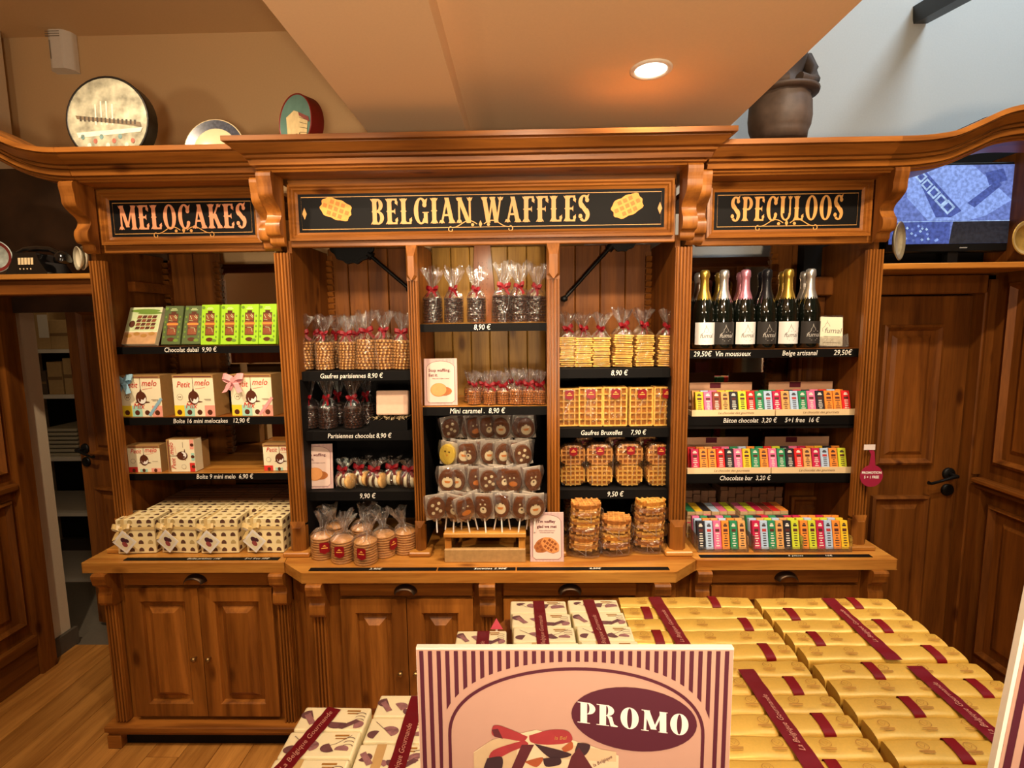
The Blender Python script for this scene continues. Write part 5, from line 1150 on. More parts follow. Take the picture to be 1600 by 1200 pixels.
for gi, (x0, x1, cols, w) in enumerate(G3):
    cols = cols.split(); Y = 1.872; xa, xb = P(x0, 858, Y).x, P(x1, 858, Y).x
    h = thing('acrylic_holder', 'clear acrylic holder of upright chocolate bars on the worktop, %s of three' % w, 'holder', ((xa+xb)/2, Y, ZC), group='acrylic bar holders'); hw = (xb-xa)/2
    MB().box(-hw, hw, -0.018, -0.016, 0, 0.02).box(-hw, hw, -0.016, 0.10, 0, 0.002).box(-hw-0.002, -hw, -0.018, 0.10, 0, 0.06).box(hw, hw+0.002, -0.018, 0.10, 0, 0.06).build('acrylic_body', CLEAR, h, False)
    for i, c in enumerate(cols):
        X = xa+(xb-xa)*(i+0.5)/6
        for r_ in range(3):
            cc = c if r_ == 0 else cols[(i*2+r_) % 6]
            BQ[cc].put((X, Y-0.008+0.026*r_, ZC+0.0073), 0.0, '%s upright bar, %s in the %s line of the %s holder' % (cc, nth(i, 6), ['front', 'second', 'third'][r_], w), 'upright bars on the worktop', rx=-0.24)
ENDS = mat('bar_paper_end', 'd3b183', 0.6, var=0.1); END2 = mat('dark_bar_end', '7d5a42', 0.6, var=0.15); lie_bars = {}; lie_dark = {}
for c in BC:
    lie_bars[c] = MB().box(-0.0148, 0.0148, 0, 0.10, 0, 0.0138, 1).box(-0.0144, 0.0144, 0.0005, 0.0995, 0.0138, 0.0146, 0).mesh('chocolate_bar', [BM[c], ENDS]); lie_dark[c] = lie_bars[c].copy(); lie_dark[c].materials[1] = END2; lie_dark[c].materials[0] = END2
lc = list(BC)
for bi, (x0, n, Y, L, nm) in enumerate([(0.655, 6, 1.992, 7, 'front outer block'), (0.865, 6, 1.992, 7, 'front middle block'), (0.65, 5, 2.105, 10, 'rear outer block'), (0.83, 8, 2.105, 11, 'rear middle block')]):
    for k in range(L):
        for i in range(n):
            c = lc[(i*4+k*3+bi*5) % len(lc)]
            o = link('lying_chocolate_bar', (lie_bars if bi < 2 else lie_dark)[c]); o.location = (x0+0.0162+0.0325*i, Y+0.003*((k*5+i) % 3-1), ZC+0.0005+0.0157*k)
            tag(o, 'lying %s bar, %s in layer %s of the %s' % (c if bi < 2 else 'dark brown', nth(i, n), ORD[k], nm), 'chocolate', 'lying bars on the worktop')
# promotion tag on the fluted post
wx, wy = P(1353, 740, 1.885), 1.872
t = thing('promotion_tag', 'round burgundy promotion tag hanging on the fluted post', 'tag', (wx.x+0.012, wy, wx.z))
TAGM = mat('burgundy_tag', '9a2340', 0.4, var=0.0)
MB().prism(ellp(0, -0.005, 0.042, 0.042, 24), 'y', 0, 0.001).prism([(-0.012, 0.03), (0.012, 0.03), (0.006, 0.085), (-0.012, 0.112), (-0.02, 0.10), (-0.006, 0.075)], 'y', 0.0002, 0.0012).build('tag_body', TAGM, t, False)
text('PROMOTION', 0.0135, WHITE, (0, -0.0005, 0.003), t, local=True, thin=0.0004, sx=0.9); text('5 + 1 FREE', 0.0135, WHITE, (0, -0.0005, -0.014), t, local=True, thin=0.0004, sx=0.9)
MB().box(-0.035, 0.006, -0.001, 0.0, 0.094, 0.114).build('clip', mat('clear_tape', 'e3d4cc', 0.3, var=0.05), t, False, label='clear tape holding the tag')
# ------------------------------------------------------------------ gift table in front
ZT = 1.0
t = thing('gift_table', 'display table with a cut corner carrying the gold and cream gift boxes', 'table', (0.3, 0.7, 0))
MB().prism([(-0.33, 0.30), (0.80, 0.30), (0.76, 1.02), (-0.04, 1.02), (-0.13, 0.90), (-0.23, 0.72), (-0.33, 0.70)], 'z', ZT-0.03, ZT).build('table_top', DARK('x'), t, bevel=0.003)
for x, y in ((-0.26, 0.36), (0.72, 0.36), (0.70, 0.94), (0.0, 0.94)): MB().box(x-0.025, x+0.025, y-0.025, y+0.025, 0, ZT-0.03).build('leg', DARK('z'), t)
GINK = mat('gold_box_ink', 'a5702a', 0.5, var=0.0); RIBG = mat('ribbon_gold_ink', 'c98a78', 0.45, var=0.0)
LG = 0.274; DG = 0.0395; HG = 0.0385
b = MB(); b.M = Matrix.Rotation(-PI/2, 4, 'X')
b.flatstroke(ellp(0, 0.003, 0.0075, 0.0065, 14), 0.0007, 0, closed=True); b.flatstroke([(-0.004, 0.005), (0.0, 0.0), (0.003, 0.004)], 0.0006, 0)
b.flat(rect(-0.011, 0.010, -0.0065, -0.0050), 0); b.flat(rect(-0.007, 0.009, -0.0090, -0.0077), 0); LOGO = b.mesh('printed_logo', GINK)
def gold_box(fr, seed):
    root = thing('gold_gift_box', 'x', 'gift box'); R = random.Random(seed)
    pr = [(0, 0), (0, HG-0.0085), (0.0012, HG-0.0052), (0.0045, HG-0.0030), (0.010, HG-0.0014), (0.018, HG-0.0003), (DG-0.006, HG), (DG-0.0025, HG-0.0008), (DG-0.001, HG-0.003), (DG-0.001, 0)]
    n = 14; b = MB(); vs = []
    for i in range(n+1):
        x = -LG/2+LG*i/n; e = 0.0008*math.sin(i*1.7+seed); sh = 0.0012 if i in (0, n) else 0
        vs += [(x, y+(sh if y < DG/2 else -sh), z-(0.001+sh if z > HG*0.6 else 0)+(e if z > HG*0.6 else 0)) for y, z in pr]
    k = len(pr)
    b.add(vs, [(i*k+j, i*k+(j+1) % k, (i+1)*k+(j+1) % k, (i+1)*k+j) for i in range(n) for j in range(k)], 0, True)
    b.add(vs[:k], [tuple(range(k))]); b.add(vs[-k:], [tuple(range(k))[::-1]])
    b.build('wrapped_box', FOIL, root, False)
    if fr is not None:
        b = MB(); x = -LG/2+LG*fr
        b.strip([(x, y+(-0.0008 if y < 0.01 else 0.0008), z+(0.0012 if z > 0.02 else 0)) for y, z in pr], (0.0085, 0, 0)); b.build('narrow_ribbon', RED, root, False, label='narrow burgundy ribbon')
    for q in ((0.08, 0.30, 0.52, 0.76, 0.94) if seed % 2 else (0.17, 0.40, 0.64, 0.88)):
        if fr is not None and abs(q-fr) < 0.07: continue
        o = link('printed_logo', LOGO, root, False); o.location = (-LG/2+LG*q, DG*0.52, HG+0.0010)
    return root
GP = {fr: Proto(gold_box(fr, i+1)) for i, fr in enumerate((0.17, 0.72, 0.83, 0.33, None))}
def gold_column(x0, x1, ytop, n, fr, word):
    y = ytop; out = []
    for i in range(n):
        y -= DG+0.0012+(0.006 if i == 5 else 0)
        xx = x0[0]+(x0[1]-x0[0])*i/(n-1)
        GP[fr[i % len(fr)]].put((xx+LG/2, y, ZT+0.0005), 0.006*((i*7) % 3-1), 'gold foil gift box, %s from the back of the column %s' % (ORD[i], word), 'gold foil gift boxes'); out.append(y)
    return out
yb = gold_column((0.489, 0.500), 0, 1.040, 12, (0.72, 0.17, 0.72, 0.17, 0.83, 0.33, 0.83, 0.33, None, 0.33), 'at the table edge')
ya = gold_column((0.201, 0.208), 0, 1.045, 12, (0.72, 0.17, 0.83, 0.17, 0.83, None, 0.83, None, 0.83, None), 'beside the cream boxes')
def long_ribbon(p0, p1, label, words, w=0.0135, z=None, flip=True):
    z = z or ZT+HG+0.0022; p0, p1 = Vector(p0), Vector(p1); d = (p1-p0); n = Vector((d.y, -d.x)).normalized()*w; L = d.length
    pts = []; N = 40
    for i in range(N+1):
        q = p0+d*i/N; pts.append((q.x, q.y, z+0.0006*math.sin(i*0.9)))
    t = thing('gift_ribbon', label, 'ribbon', (p0.x, p0.y, z), group='wide burgundy ribbons')
    b = MB().strip(pts, (n.x, n.y, 0)); b.build('ribbon_band', BRIB, t)
    ang = math.atan2(d.y, d.x)
    k = max(1, int(L/0.15))
    for i in range(k):
        q = p0+d*((i+0.5)/k); o = text(words, 0.0115, RIBG, (q.x-n.x*0.3, q.y-n.y*0.3, z+0.0012), t, rot=(0, 0, ang+(PI if flip else 0)), shear=0.35, sx=0.95)
    return t
BGW = 'La Belgique Gourmande'
long_ribbon(PZ(1293, 935, 1.04).xy, PZ(1398, 1031, 1.04).xy, 'burgundy ribbon over the rear five gold boxes at the table edge', BGW)
long_ribbon(PZ(1428, 1041, 1.04).xy, PZ(1600, 1190, 1.04).xy, 'crimson ribbon over the front five gold boxes at the table edge', BGW)
long_ribbon(PZ(1022, 933, 1.04).xy, PZ(1085, 1035, 1.04).xy, 'burgundy ribbon over the rear five gold boxes beside the cream boxes', BGW)
long_ribbon(PZ(1165, 1046, 1.04).xy, PZ(1300, 1240, 1.04).xy, 'burgundy ribbon over the front five gold boxes beside the cream boxes', BGW)
# cream paper boxes with printed pralines
CP = mat('cream_gift_paper', 'f4e7bd', 0.4, spec=0.5, var=0.015, bump=0.06, bscale=90); PLUM = mat('plum_print', '6b4448', 0.5, var=0.2, bscale=120); PLUM2 = mat('mauve_print', '9a6a6c', 0.5, var=0.2, bscale=120); TANP = mat('tan_paper_tape', 'c9a268', 0.5, var=0.05)
def cream_box(w, d, seed):
    root = thing('cream_gift_box', 'x', 'gift box'); R = random.Random(seed); h = HG
    MB().box(-w/2, w/2, 0, d, 0, h).build('wrapped_box', CP, root, False, bevel=0.003, seg=2)
    b = MB(); b.M = Matrix.Translation((0, d/2, h+0.0005)) @ Matrix.Rotation(-PI/2, 4, 'X')
    for k in range(4):
        cx, cz = (-w*0.34+w*0.23*k)+R.uniform(-0.004, 0.004), R.uniform(-d*0.25, d*0.2); r_ = R.uniform(0.007, 0.012); a0 = R.uniform(0, 6.28)
        b.flat(ellp(cx, cz, r_*1.2, r_*0.8, 10, a0, a0+PI*1.2), -0.00004*k, k % 2)
    if seed % 2: b.flat([(w*0.1, -d*0.40), (w*0.34, -d*0.05), (w*0.42, -d*0.12), (w*0.2, -d*0.45)], -0.0003, 0); b.flat([(-w*0.45, d*0.1), (-w*0.3, -d*0.3), (-w*0.22, -d*0.22), (-w*0.38, d*0.2)], -0.0003, 1)
    else: b.flatstroke([(-w*0.4, d*0.3), (-w*0.2, -d*0.05), (-w*0.02, 0.0), (-w*0.12, -d*0.12)], 0.0007, -0.0002, 0); b.flatstroke([(w*0.1, -d*0.1), (w*0.22, 0.0), (w*0.4, d*0.32)], 0.0007, -0.0002, 0)
    for j in range(3): b.flatstroke(ellp(w*0.39, d*0.15-0.006*j, 0.007, 0.004, 8, 0.2, PI-0.2), 0.0008, -0.0003, 0)
    b.flat(rect(-w*0.24, -w*0.10, -d*0.47, d*0.47), -0.0001, 2) if seed % 3 == 0 else None
    b.flat(rect(w*0.16, w*0.36, d*0.28, d*0.34), -0.0002, 3); b.flat(rect(w*0.18, w*0.34, d*0.18, d*0.22), -0.0002, 3)
    b.build('praline_print', [PLUM, PLUM2, TANP, GINK], root, False)
    b = MB()
    for k in range(3): b.flat(ellp(-w*0.33+w*0.3*k, h*0.45, 0.010, 0.008, 10), -0.0006, k % 2)
    b.build('praline_print', [PLUM, PLUM2], root, False)
    return Proto(root)
CB = [cream_box(0.1, 0.046, s) for s in (1, 2, 3, 4)]
kk = 0
for ci, (x0, x1, yt, n, w) in enumerate([(-0.338, -0.236, 0.722, 5, 'nearest the floorboards'), (-0.229, -0.134, 0.748, 5, 'second from the floorboards'), (-0.128, -0.034, 0.920, 4, 'third from the floorboards'), (-0.029, 0.087, 1.026, 5, 'fourth from the floorboards'), (0.092, 0.196, 1.030, 5, 'directly beside the gold boxes')]):
    for i in range(n):
        sx = (x1-x0)/0.1
        CB[(kk*3+ci) % 4].put(((x0+x1)/2+(0.004*i if ci > 2 else -0.001*i), yt-0.0475*(i+1), ZT+0.0005), 0.012*((kk*5) % 3-1), 'cream gift box, %s from the back in the column %s' % (ORD[i], w), 'cream praline print gift boxes', (sx, 1, 1)); kk += 1
long_ribbon(PZ(523, 1107, 1.04).xy, PZ(430, 1215, 1.04).xy, 'crimson ribbon over the cream boxes nearest the floorboards', BGW, 0.0115, flip=True)
long_ribbon((-0.168, 0.742), (-0.172, 0.52), 'crimson ribbon over the second column of cream boxes', BGW, 0.0115, flip=True)
long_ribbon((-0.078, 0.915), (-0.075, 0.74), 'crimson ribbon over the third column of cream boxes', BGW, 0.0115)
long_ribbon((0.030, 1.022), (0.036, 0.80), 'crimson ribbon over the fourth column of cream boxes', BGW, 0.0115)
long_ribbon((0.135, 1.026), (0.150, 0.80), 'crimson ribbon over the cream boxes beside the gold ones', BGW, 0.0115)
t = tag(MB().add([(-0.012, 0, 0), (0.012, 0, 0), (0, 0.001, 0.022), (-0.012, 0.001, 0), (0.012, 0.001, 0)], [(0, 1, 2), (4, 3, 2), (0, 3, 4, 1)]).build('paper_flag', mat('pink_paper', 'f0607a', 0.6, var=0)), 'small pink paper triangle poking up behind the cream boxes', 'paper'); t.location = (-0.054, 0.926, ZT+0.037); MB().box(-0.002, 0.002, 0.0012, 0.002, -0.0365, 0.003).build('paper_stem', WHITE, t, False)

# ------------------------------------------------------------------ promo boards
SC = 0.3105/497.0
tl_ = P(650, 1012, 0.5); tr_ = P(1147, 1006, 0.5); SC = (tr_.x-tl_.x)/500.0; YP = 0.5
STR = mat('dark_plum_stripe', '501428', 0.65, var=0.0); SGN = mat('blush_board', 'bf9482', 0.7, var=0.01); EDGE = mat('foam_edge', 'efe6d6', 0.7, var=0.0)
bd = thing('promo_board', 'striped blush board reading Promo standing among the gift boxes', 'sign', ((tl_.x+tr_.x)/2, YP, ZT))
W_, H_ = 500*SC, tl_.z-ZT
MB().box(tl_.x, tr_.x, YP, YP+0.006, ZT+0.0005, tl_.z).build('board', EDGE, bd)
def u(x, y): return (tl_.x+x*SC, tl_.z-y*SC)
MB().flat([u(0.5, 3), u(499.5, 3), u(499.5, 540), u(0.5, 540)], YP-0.0004).build('printed_ground', SGN, bd)
def arch_y(x, pad):   # upper edge of the arch (stripe ends), board pixels
    a = 203+pad; dx = abs(x-253)
    return 540 if dx >= a else 35-pad+ (1-math.sqrt(max(0, 1-(dx/a)**2.35)))*118
b = MB()
for k in range(37):
    x = 5+k*13.75; x2 = x+6.6
    if x2 > 499: break
    ya_, yb_ = arch_y(x, 12), arch_y(x2, 12)
    b.flat([u(x, 5), u(x2, 5), u(x2, min(538, yb_)), u(x, min(538, ya_))], YP-0.0007)
b.build('printed_stripes', STR, bd)
pts = [u(50, 538)]+[u(253-203*math.cos(PI*k/40), 153-118*max(0, math.sin(PI*k/40))**0.86) for k in range(41)]+[u(456, 538)]
MB().flatstroke(pts, 5.2*SC, YP-0.0009).build('printed_arch_line', STR, bd)
MB().flat([u(346+100*math.cos(2*PI*k/40)-10*math.sin(2*PI*k/40)*0.2, 122+55*math.sin(2*PI*k/40)+11*math.cos(2*PI*k/40)) for k in range(40)], YP-0.0009).build('printed_oval', STR, bd)
lt = ornate('PROMO', 36*SC, 1.22, u(346, 0)[0], u(0, 138)[1], YP-0.0013, orn=False, gap=0.07, slope=-0.13); lt.build('lettering', mat('board_white', 'f3e6dc', 0.7, var=0), bd)
b = MB(); y = YP-0.0011
art = [(0, [(88, 180), (118, 158), (190, 140), (270, 165), (322, 185), (322, 300), (88, 300)]), (4, [(88, 182), (118, 158), (160, 150), (150, 300), (88, 300)]), (1, [(205, 160), (318, 178), (318, 196), (205, 190)]),
       (2, [(176, 152), (128, 132), (118, 142), (122, 152), (142, 156), (168, 160)]), (3, [(122, 152), (118, 140), (128, 138), (136, 156)]), (2, [(178, 150), (212, 140), (240, 142), (246, 160), (210, 166), (182, 162)]), (2, [(170, 158), (120, 176), (116, 196), (150, 178), (176, 166)]),
       (3, [(166, 166), (186, 166), (152, 240), (136, 240)]), (5, [(186, 164), (246, 182), (214, 190)]), (5, [(256, 162), (276, 166), (268, 184), (252, 180)]), (3, [(246, 186), (258, 170), (300, 240), (230, 240)]), (6, [(230, 172), (246, 160), (248, 172), (236, 178)]), (5, [(110, 190), (134, 188), (130, 215), (104, 215)]), (6, [(170, 196), (200, 188), (190, 205)]), (5, [(200, 190), (226, 188), (228, 200), (205, 204)])]
def rounded(p):
    q = spline([(*c, 0) for c in p+p[:1]], 5); return [(c[0], c[1]) for c in q[:-1]]
for k, (mi, p) in enumerate(art): b.flat([u(*q) for q in (rounded(p) if mi in (2, 5, 6) else p)], y-0.00005*k, mi)
gp = b.build('printed_gift', [mat('art_cream', 'e2c8a4', 0.7, var=0.03), mat('art_cream_dark', 'd2b48e', 0.7, var=0.03), mat('art_red', 'a03236', 0.6, var=0.1), mat('art_dark_red', '5a2028', 0.6, var=0.1), mat('art_cream_shade', 'c8aa84', 0.7, var=0.05), mat('art_choc', '3a2228', 0.6, var=0.1), mat('art_orange', 'a8532e', 0.6, var=0.1)], bd)
p_ = u(228, 156); text('la Bel', 9*SC, GOLDLET, (p_[0], y-0.0009, p_[1]), gp, shear=0.2)
p_ = u(300, 196); text('la Belgique', 8*SC, MAROON, (p_[0]-0.002, y-0.0009, p_[1]), gp, rot=(PI/2, -0.5, 0), shear=0.2)
MB().prism([(YP+0.006, ZT+0.2), (YP+0.05, ZT+0.0005), (YP+0.046, ZT+0.0005), (YP+0.006, ZT+0.17)], 'x', -0.0+tl_.x+0.12, tl_.x+0.2).build('easel_foot', EDGE, bd)
q0, q1 = P(1600, 968, 0.46), P(1553, 1200, 0.46); ang = math.atan2(q0.x-q1.x, q0.z-q1.z)
b2 = thing('promo_board', 'striped blush board leaning at the corner of the gift table', 'sign', (q1.x, 0.46, q1.z)); b2.rotation_euler = (0, ang, 0)
Lh = (q1.z-ZT)/math.cos(ang)-0.001
fb = lambda x: -Lh+x*math.tan(ang)
MB().prism([(0, -Lh), (0.2, fb(0.2)), (0.2, 0.30), (0, 0.30)], 'y', 0, 0.006).build('board', EDGE, b2, False); MB().flat([(0.004, fb(0.004)), (0.199, fb(0.199)), (0.199, 0.297), (0.004, 0.297)], -0.0004).build('printed_ground', SGN, b2, False)
b = MB()
for k in range(12): b.flat([(0.0075+0.0156*k, fb(0.0075+0.0156*k)+0.001), (0.0150+0.0156*k, fb(0.0150+0.0156*k)+0.001), (0.0150+0.0156*k, 0.294), (0.0075+0.0156*k, 0.294)], -0.0008)
b.build('printed_stripes', STR, b2, False)

# ------------------------------------------------------------------ on top of the cabinets
TINP = mat('lithographed_tin', 'b9b59c', 0.35, metal=0.2, var=0.5, bscale=22)
def drum(name, label, px, py, Y, r, d, side, face, rim, decal=None, tilt=0.0, yaw=0.0, z=None):
    c = P(px, py, Y); c.z = max(c.z, (z or 0)+r*1.012); t = thing(name, label, 'tin', (c.x, Y, c.z), yaw); t.rotation_euler = (tilt, 0, yaw)
    def L_(b, prof, mi=0): b.M = Matrix.Rotation(PI/2, 4, 'X'); b.lathe(prof, 40, (0, 0, 0), mi); b.M = None; return b
    L_(MB(), [(r*0.97, -d), (r, -d+0.004), (r, -0.003), (r*1.01, 0.0), (r*0.985, 0.004), (r*0.955, 0.001)]).build('tin_side', side, t, False)
    L_(MB(), [(r*0.955, 0.001), (r*0.7, 0.0025), (0, 0.003)]).build('tin_face', face, t, False)
    L_(MB(), [(0, -d), (r*0.97, -d)]).build('tin_back', side, t, False)
    if decal: b = MB(); decal(b, r); b.build('printed_picture', rim, t, False)
    return t
def masts(b, r):
    y = -0.0035
    for k, x in enumerate((-0.045, -0.022, 0.0, 0.024)): b.flat(rect(x*r/0.17-0.0025, x*r/0.17+0.0025, -0.02, r*0.45-0.01*abs(k-1.5)), y, 0)
    b.flat([(-0.75*r, 0.1*r), (0.8*r, -0.08*r), (0.82*r, -0.18*r), (-0.72*r, 0.02*r)], y-0.0002, 1)
    for k in range(14): x = -0.65*r+k*0.1*r; b.flat(rect(x, x+0.045*r, -0.13*r-0.012*k*r/1.5+0.1*r, -0.02*r-0.012*k*r/1.5+0.1*r), y-0.0004, 2)
    for k in range(9): x = -0.6*r+k*0.15*r; b.flat(ellp(x, -0.5*r-0.1*r*((k*5) % 3-1), 0.05*r, 0.06*r, 8), y, [3, 0, 4][k % 3])
    b.flat([(-0.75*r, -0.3*r), (0.85*r, -0.2*r), (0.8*r, -0.3*r), (-0.7*r, -0.42*r)], y, 0)
def facade(b, r):
    y = -0.0035
    b.flat([(-0.45*r, -0.8*r), (-0.5*r, 0.25*r), (0.0, 0.4*r), (0.25*r, 0.3*r), (0.8*r, -0.1*r), (0.7*r, -0.6*r), (0.3*r, -0.9*r)], y, 0)
    b.flat([(0.25*r, 0.3*r), (0.85*r, 0.0), (0.9*r, -0.2*r), (0.3*r, 0.15*r)], y-0.0002, 2)
    for k in range(4): b.flat(rect(-0.3*r+0.18*r*k, -0.22*r+0.18*r*k, -0.7*r, -0.45*r), y-0.0002, 1)
    for k in range(4): b.flatstroke([(0.3*r, 0.1*r-0.18*r*k), (0.75*r, -0.1*r-0.15*r*k)], 0.02*r, y-0.0002, 1)
drum('round_tin', 'large round tin with a faded harbour picture on the cabinet top', 168, 187, 1.93, 0.153, 0.05, mat('black_tin_side', '221c16', 0.4, metal=0.4), TINP, [mat('print_white', 'e8e0c8', 0.5, var=0.1), mat('print_brown', '7a6850', 0.5, var=0.2), mat('print_dark', '4a4238', 0.5, var=0.1), mat('print_teal', '6f8f8c', 0.5, var=0.2), mat('print_red', 'b06a58', 0.5, var=0.2)], masts, tilt=-0.06, z=P(85, 230, 1.735).z)
drum('round_tin', 'small round tin with red sides and a building picture', 462, 200, 1.83, 0.090, 0.05, mat('red_tin_side', '7c1f16', 0.4), mat('teal_tin_face', '5f8478', 0.45, var=0.2, bscale=15), [mat('print_stone', 'd8c08c', 0.5, var=0.1), mat('print_line', '6a5638', 0.5, var=0.0), mat('print_roof', '8a4a44', 0.5, var=0.1)], facade, yaw=-0.56, z=2.2275)
c = P(338, 236, 2.08); pt = thing('china_plate', 'cream plate with a dark blue rim standing on the cabinet top', 'plate', (c.x, 2.08, c.z)); pt.rotation_euler = (-0.15, 0, 0)
b = MB(); b.M = Matrix.Rotation(PI/2, 4, 'X'); b.lathe([(0, 0), (0.075, 0.001), (0.082, 0.006), (0.118, 0.014), (0.121, 0.012), (0.08, -0.004), (0, -0.006)], 40); b.build('plate_body', mat('cream_china', 'f0dcb0', 0.25, spec=0.6, var=0.02), pt, False)
b = MB(); b.M = Matrix.Rotation(PI/2, 4, 'X'); b.lathe([(0.086, 0.0072), (0.1165, 0.0142)], 40); b.build('painted_rim', mat('blue_grey_rim', '4a4d5a', 0.3, spec=0.6, var=0.4, bscale=120), pt, False, label='dark blue painted rim')
# dark figurine
s0 = P(1216, 216, 2.12); sv = thing('figurine', 'dark carved figurine of a person in a wide skirt on the cabinet top', 'figurine', (s0.x, 2.12, s0.z-0.02)); sv.scale = (0.97, 0.97, 0.88); DKF = mat('dark_patina', '4a3a30', 0.6, var=0.2, bump=0.3, bscale=30)
MB().lathe([(0, 0), (0.100, 0), (0.103, 0.035), (0.108, 0.05), (0.112, 0.06), (0.116, 0.10), (0.113, 0.16), (0.106, 0.185), (0.108, 0.19)], 28, wob=lambda a, z: 1+0.02*math.sin(9*a)).lathe([(0.108, 0.19), (0.135, 0.196), (0.137, 0.208), (0.09, 0.216), (0.075, 0.235), (0.07, 0.28), (0.085, 0.33), (0.09, 0.365), (0.05, 0.39), (0.03, 0.40), (0.045, 0.425), (0.055, 0.46), (0.04, 0.50), (0, 0.515)], 28, wob=lambda a, z: 1+0.03*math.cos(2*a)).build('carved_body', DKF, sv, False)
for s_ in (1, -1): MB().tube([(s_*0.088, 0, 0.355), (s_*0.112, -0.01, 0.30), (s_*0.108, -0.04, 0.245), (s_*0.06, -0.09, 0.222), (s_*0.02, -0.10, 0.225)], [0.028, 0.027, 0.023, 0.02, 0.024], 10).build('arm', DKF, sv, False)
# telephone, plates
z0 = zsL; tx = P(56, 424, 2.03).x; ph = thing('telephone', 'old black desk telephone on the shelf over the passage', 'telephone', (tx, 2.05, z0+0.0005)); BK = mat('black_bakelite', '0e0d0c', 0.16, spec=0.7, coat=0.4, var=0.0)
MB().prism([(-0.085, 0), (0.085, 0), (0.082, 0.012), (0.055, 0.055), (0.045, 0.088), (-0.045, 0.088), (-0.055, 0.055), (-0.082, 0.012)], 'y', -0.06, 0.06).build('telephone_body', BK, ph, False, bevel=0.008, seg=2)
MB().tube([(-0.085, 0, 0.090), (-0.05, 0, 0.108), (0, 0, 0.112), (0.05, 0, 0.108), (0.085, 0, 0.090)], 0.011, 10).lathe([(0, 0.05), (0.026, 0.052), (0.03, 0.062), (0.026, 0.085), (0.012, 0.10), (0, 0.102)], 18, (-0.096, 0, 0)).lathe([(0, 0.05), (0.026, 0.052), (0.03, 0.062), (0.026, 0.085), (0.012, 0.10), (0, 0.102)], 18, (0.096, 0, 0)).build('handset', BK, ph, False)
b = MB()
for k in range(5): b.flat(rect(-0.028+0.0125*k, -0.018+0.0125*k, 0.042, 0.068, 0.002), -0.0612)
for k in range(4): b.flat(ellp(-0.022+0.014*k, 0.026, 0.003, 0.003, 8), -0.0612)
b.build('number_keys', mat('ivory_keys', 'e6cfa0', 0.4, var=0), ph, False, label='ivory number keys')
def side_plate(label, px, py, Y, r, M, M2, yaw, name='china_plate'):
    c = P(px, py, Y); p = thing(name, label, 'plate', (c.x, Y, c.z), yaw); p.rotation_euler = (0.0, 0, yaw)
    b = MB(); b.M = Matrix.Rotation(PI/2, 4, 'X'); b.lathe([(0, 0), (r*0.65, 0.001), (r*0.7, 0.005), (r, 0.012), (r*1.01, 0.010), (r*0.65, -0.004), (0, -0.004)], 32); b.build('plate_body', M, p, False)
    b = MB(); b.M = Matrix.Rotation(PI/2, 4, 'X'); b.lathe([(r*0.75, 0.0064), (r*0.96, 0.0122)], 32); b.build('painted_rim', M2, p, False); return p
side_plate('plate with red rim and painted scene at the end of the telephone shelf', -6, 401, 2.0, 0.062, mat('painted_china', '9fa7a0', 0.3, var=0.5, bscale=25), mat('red_rim', '6e2420', 0.3, var=0.1), 0.2)
for k in range(2): side_plate('pale cream plate standing on edge beside the fluted post, %s one' % ['outer', 'inner'][k], [126, 134][k], 404, 2.06+0.012*k, 0.046, mat('pale_china', 'd8cdb0', 0.35, var=0.03), mat('grey_rim', 'a59c84', 0.35, var=0.05), -0.6)
pz = side_plate('grey beige plate standing on edge between post and television', 1401, 377, 1.985, 0.070, mat('beige_china', 'a0967c', 0.35, var=0.2, bscale=40), mat('beige_rim', '8a8068', 0.35, var=0.1), 0.72)
side_plate('gilded round plate at the far end of the television shelf', 1600, 372, 1.99, 0.063, mat('gilt_plate', 'c2a052', 0.3, metal=0.5, var=0.2, bscale=40), mat('gilt_rim', 'd9c084', 0.3, metal=0.4, var=0.1), 0.15)
# television
a_, b_ = P(1392, 256, 2.12), P(1603, 392, 2.12); cx = (a_.x+b_.x)/2
tv = thing('television', 'flat television showing a bluish aerial town view on the alcove shelf', 'television', (cx, 2.12, zsR+0.0005)); hw = (b_.x-a_.x)/2; zb_, zt_ = b_.z-zsR, a_.z-zsR
MB().box(-hw, hw, 0, 0.045, zb_, zt_).build('casing', mat('black_plastic', '111111', 0.35, var=0), tv, False, bevel=0.004)
MB().box(-0.10, 0.10, -0.05, 0.10, 0, 0.008).box(-0.02, 0.02, 0.01, 0.04, 0.008, zb_).build('stand', mat('black_plastic', '111111', 0.35, var=0), tv, False)
def scr(name, c, s): return mat(name, c, 0.4, var=0.28, bscale=38, emit=0) if s == 0 else emi(name, c, s)
def emi(name, c, s):
    M = bpy.data.materials.new(name); M.use_nodes = True; nt = M.node_tree; n = nt.nodes; b = n['Principled BSDF']; b.inputs['Base Color'].default_value = (0.01, 0.01, 0.012, 1); b.inputs['Roughness'].default_value = 0.3
    tc = n.new('ShaderNodeTexCoord'); v = n.new('ShaderNodeTexNoise'); v.inputs['Scale'].default_value = 70; v.inputs['Detail'].default_value = 6; nt.links.new(tc.outputs['Object'], v.inputs['Vector'])
    r = n.new('ShaderNodeValToRGB'); e = r.color_ramp.elements; e[0].position, e[1].position = 0.38, 0.62; q = lin(c)
    e[0].color = (*[x*0.72 for x in q], 1); e[1].color = (*[min(1, x*1.25) for x in q], 1); nt.links.new(v.outputs['Fac'], r.inputs['Fac']); nt.links.new(r.outputs['Color'], b.inputs['Emission Color']); b.inputs['Emission Strength'].default_value = s; return M
ES = 0.62
SM = [emi('screen_town', '6a7cc0', ES), emi('screen_plaza', '8ba4e8', ES), emi('screen_roofs', '4a5aa0', ES), emi('screen_bright', 'a8c4f4', ES), emi('screen_dark', '26262c', ES)]
b = MB(); sx0, sx1, sz0, sz1 = -hw+0.012, hw-0.05, zb_+0.032, zt_-0.010
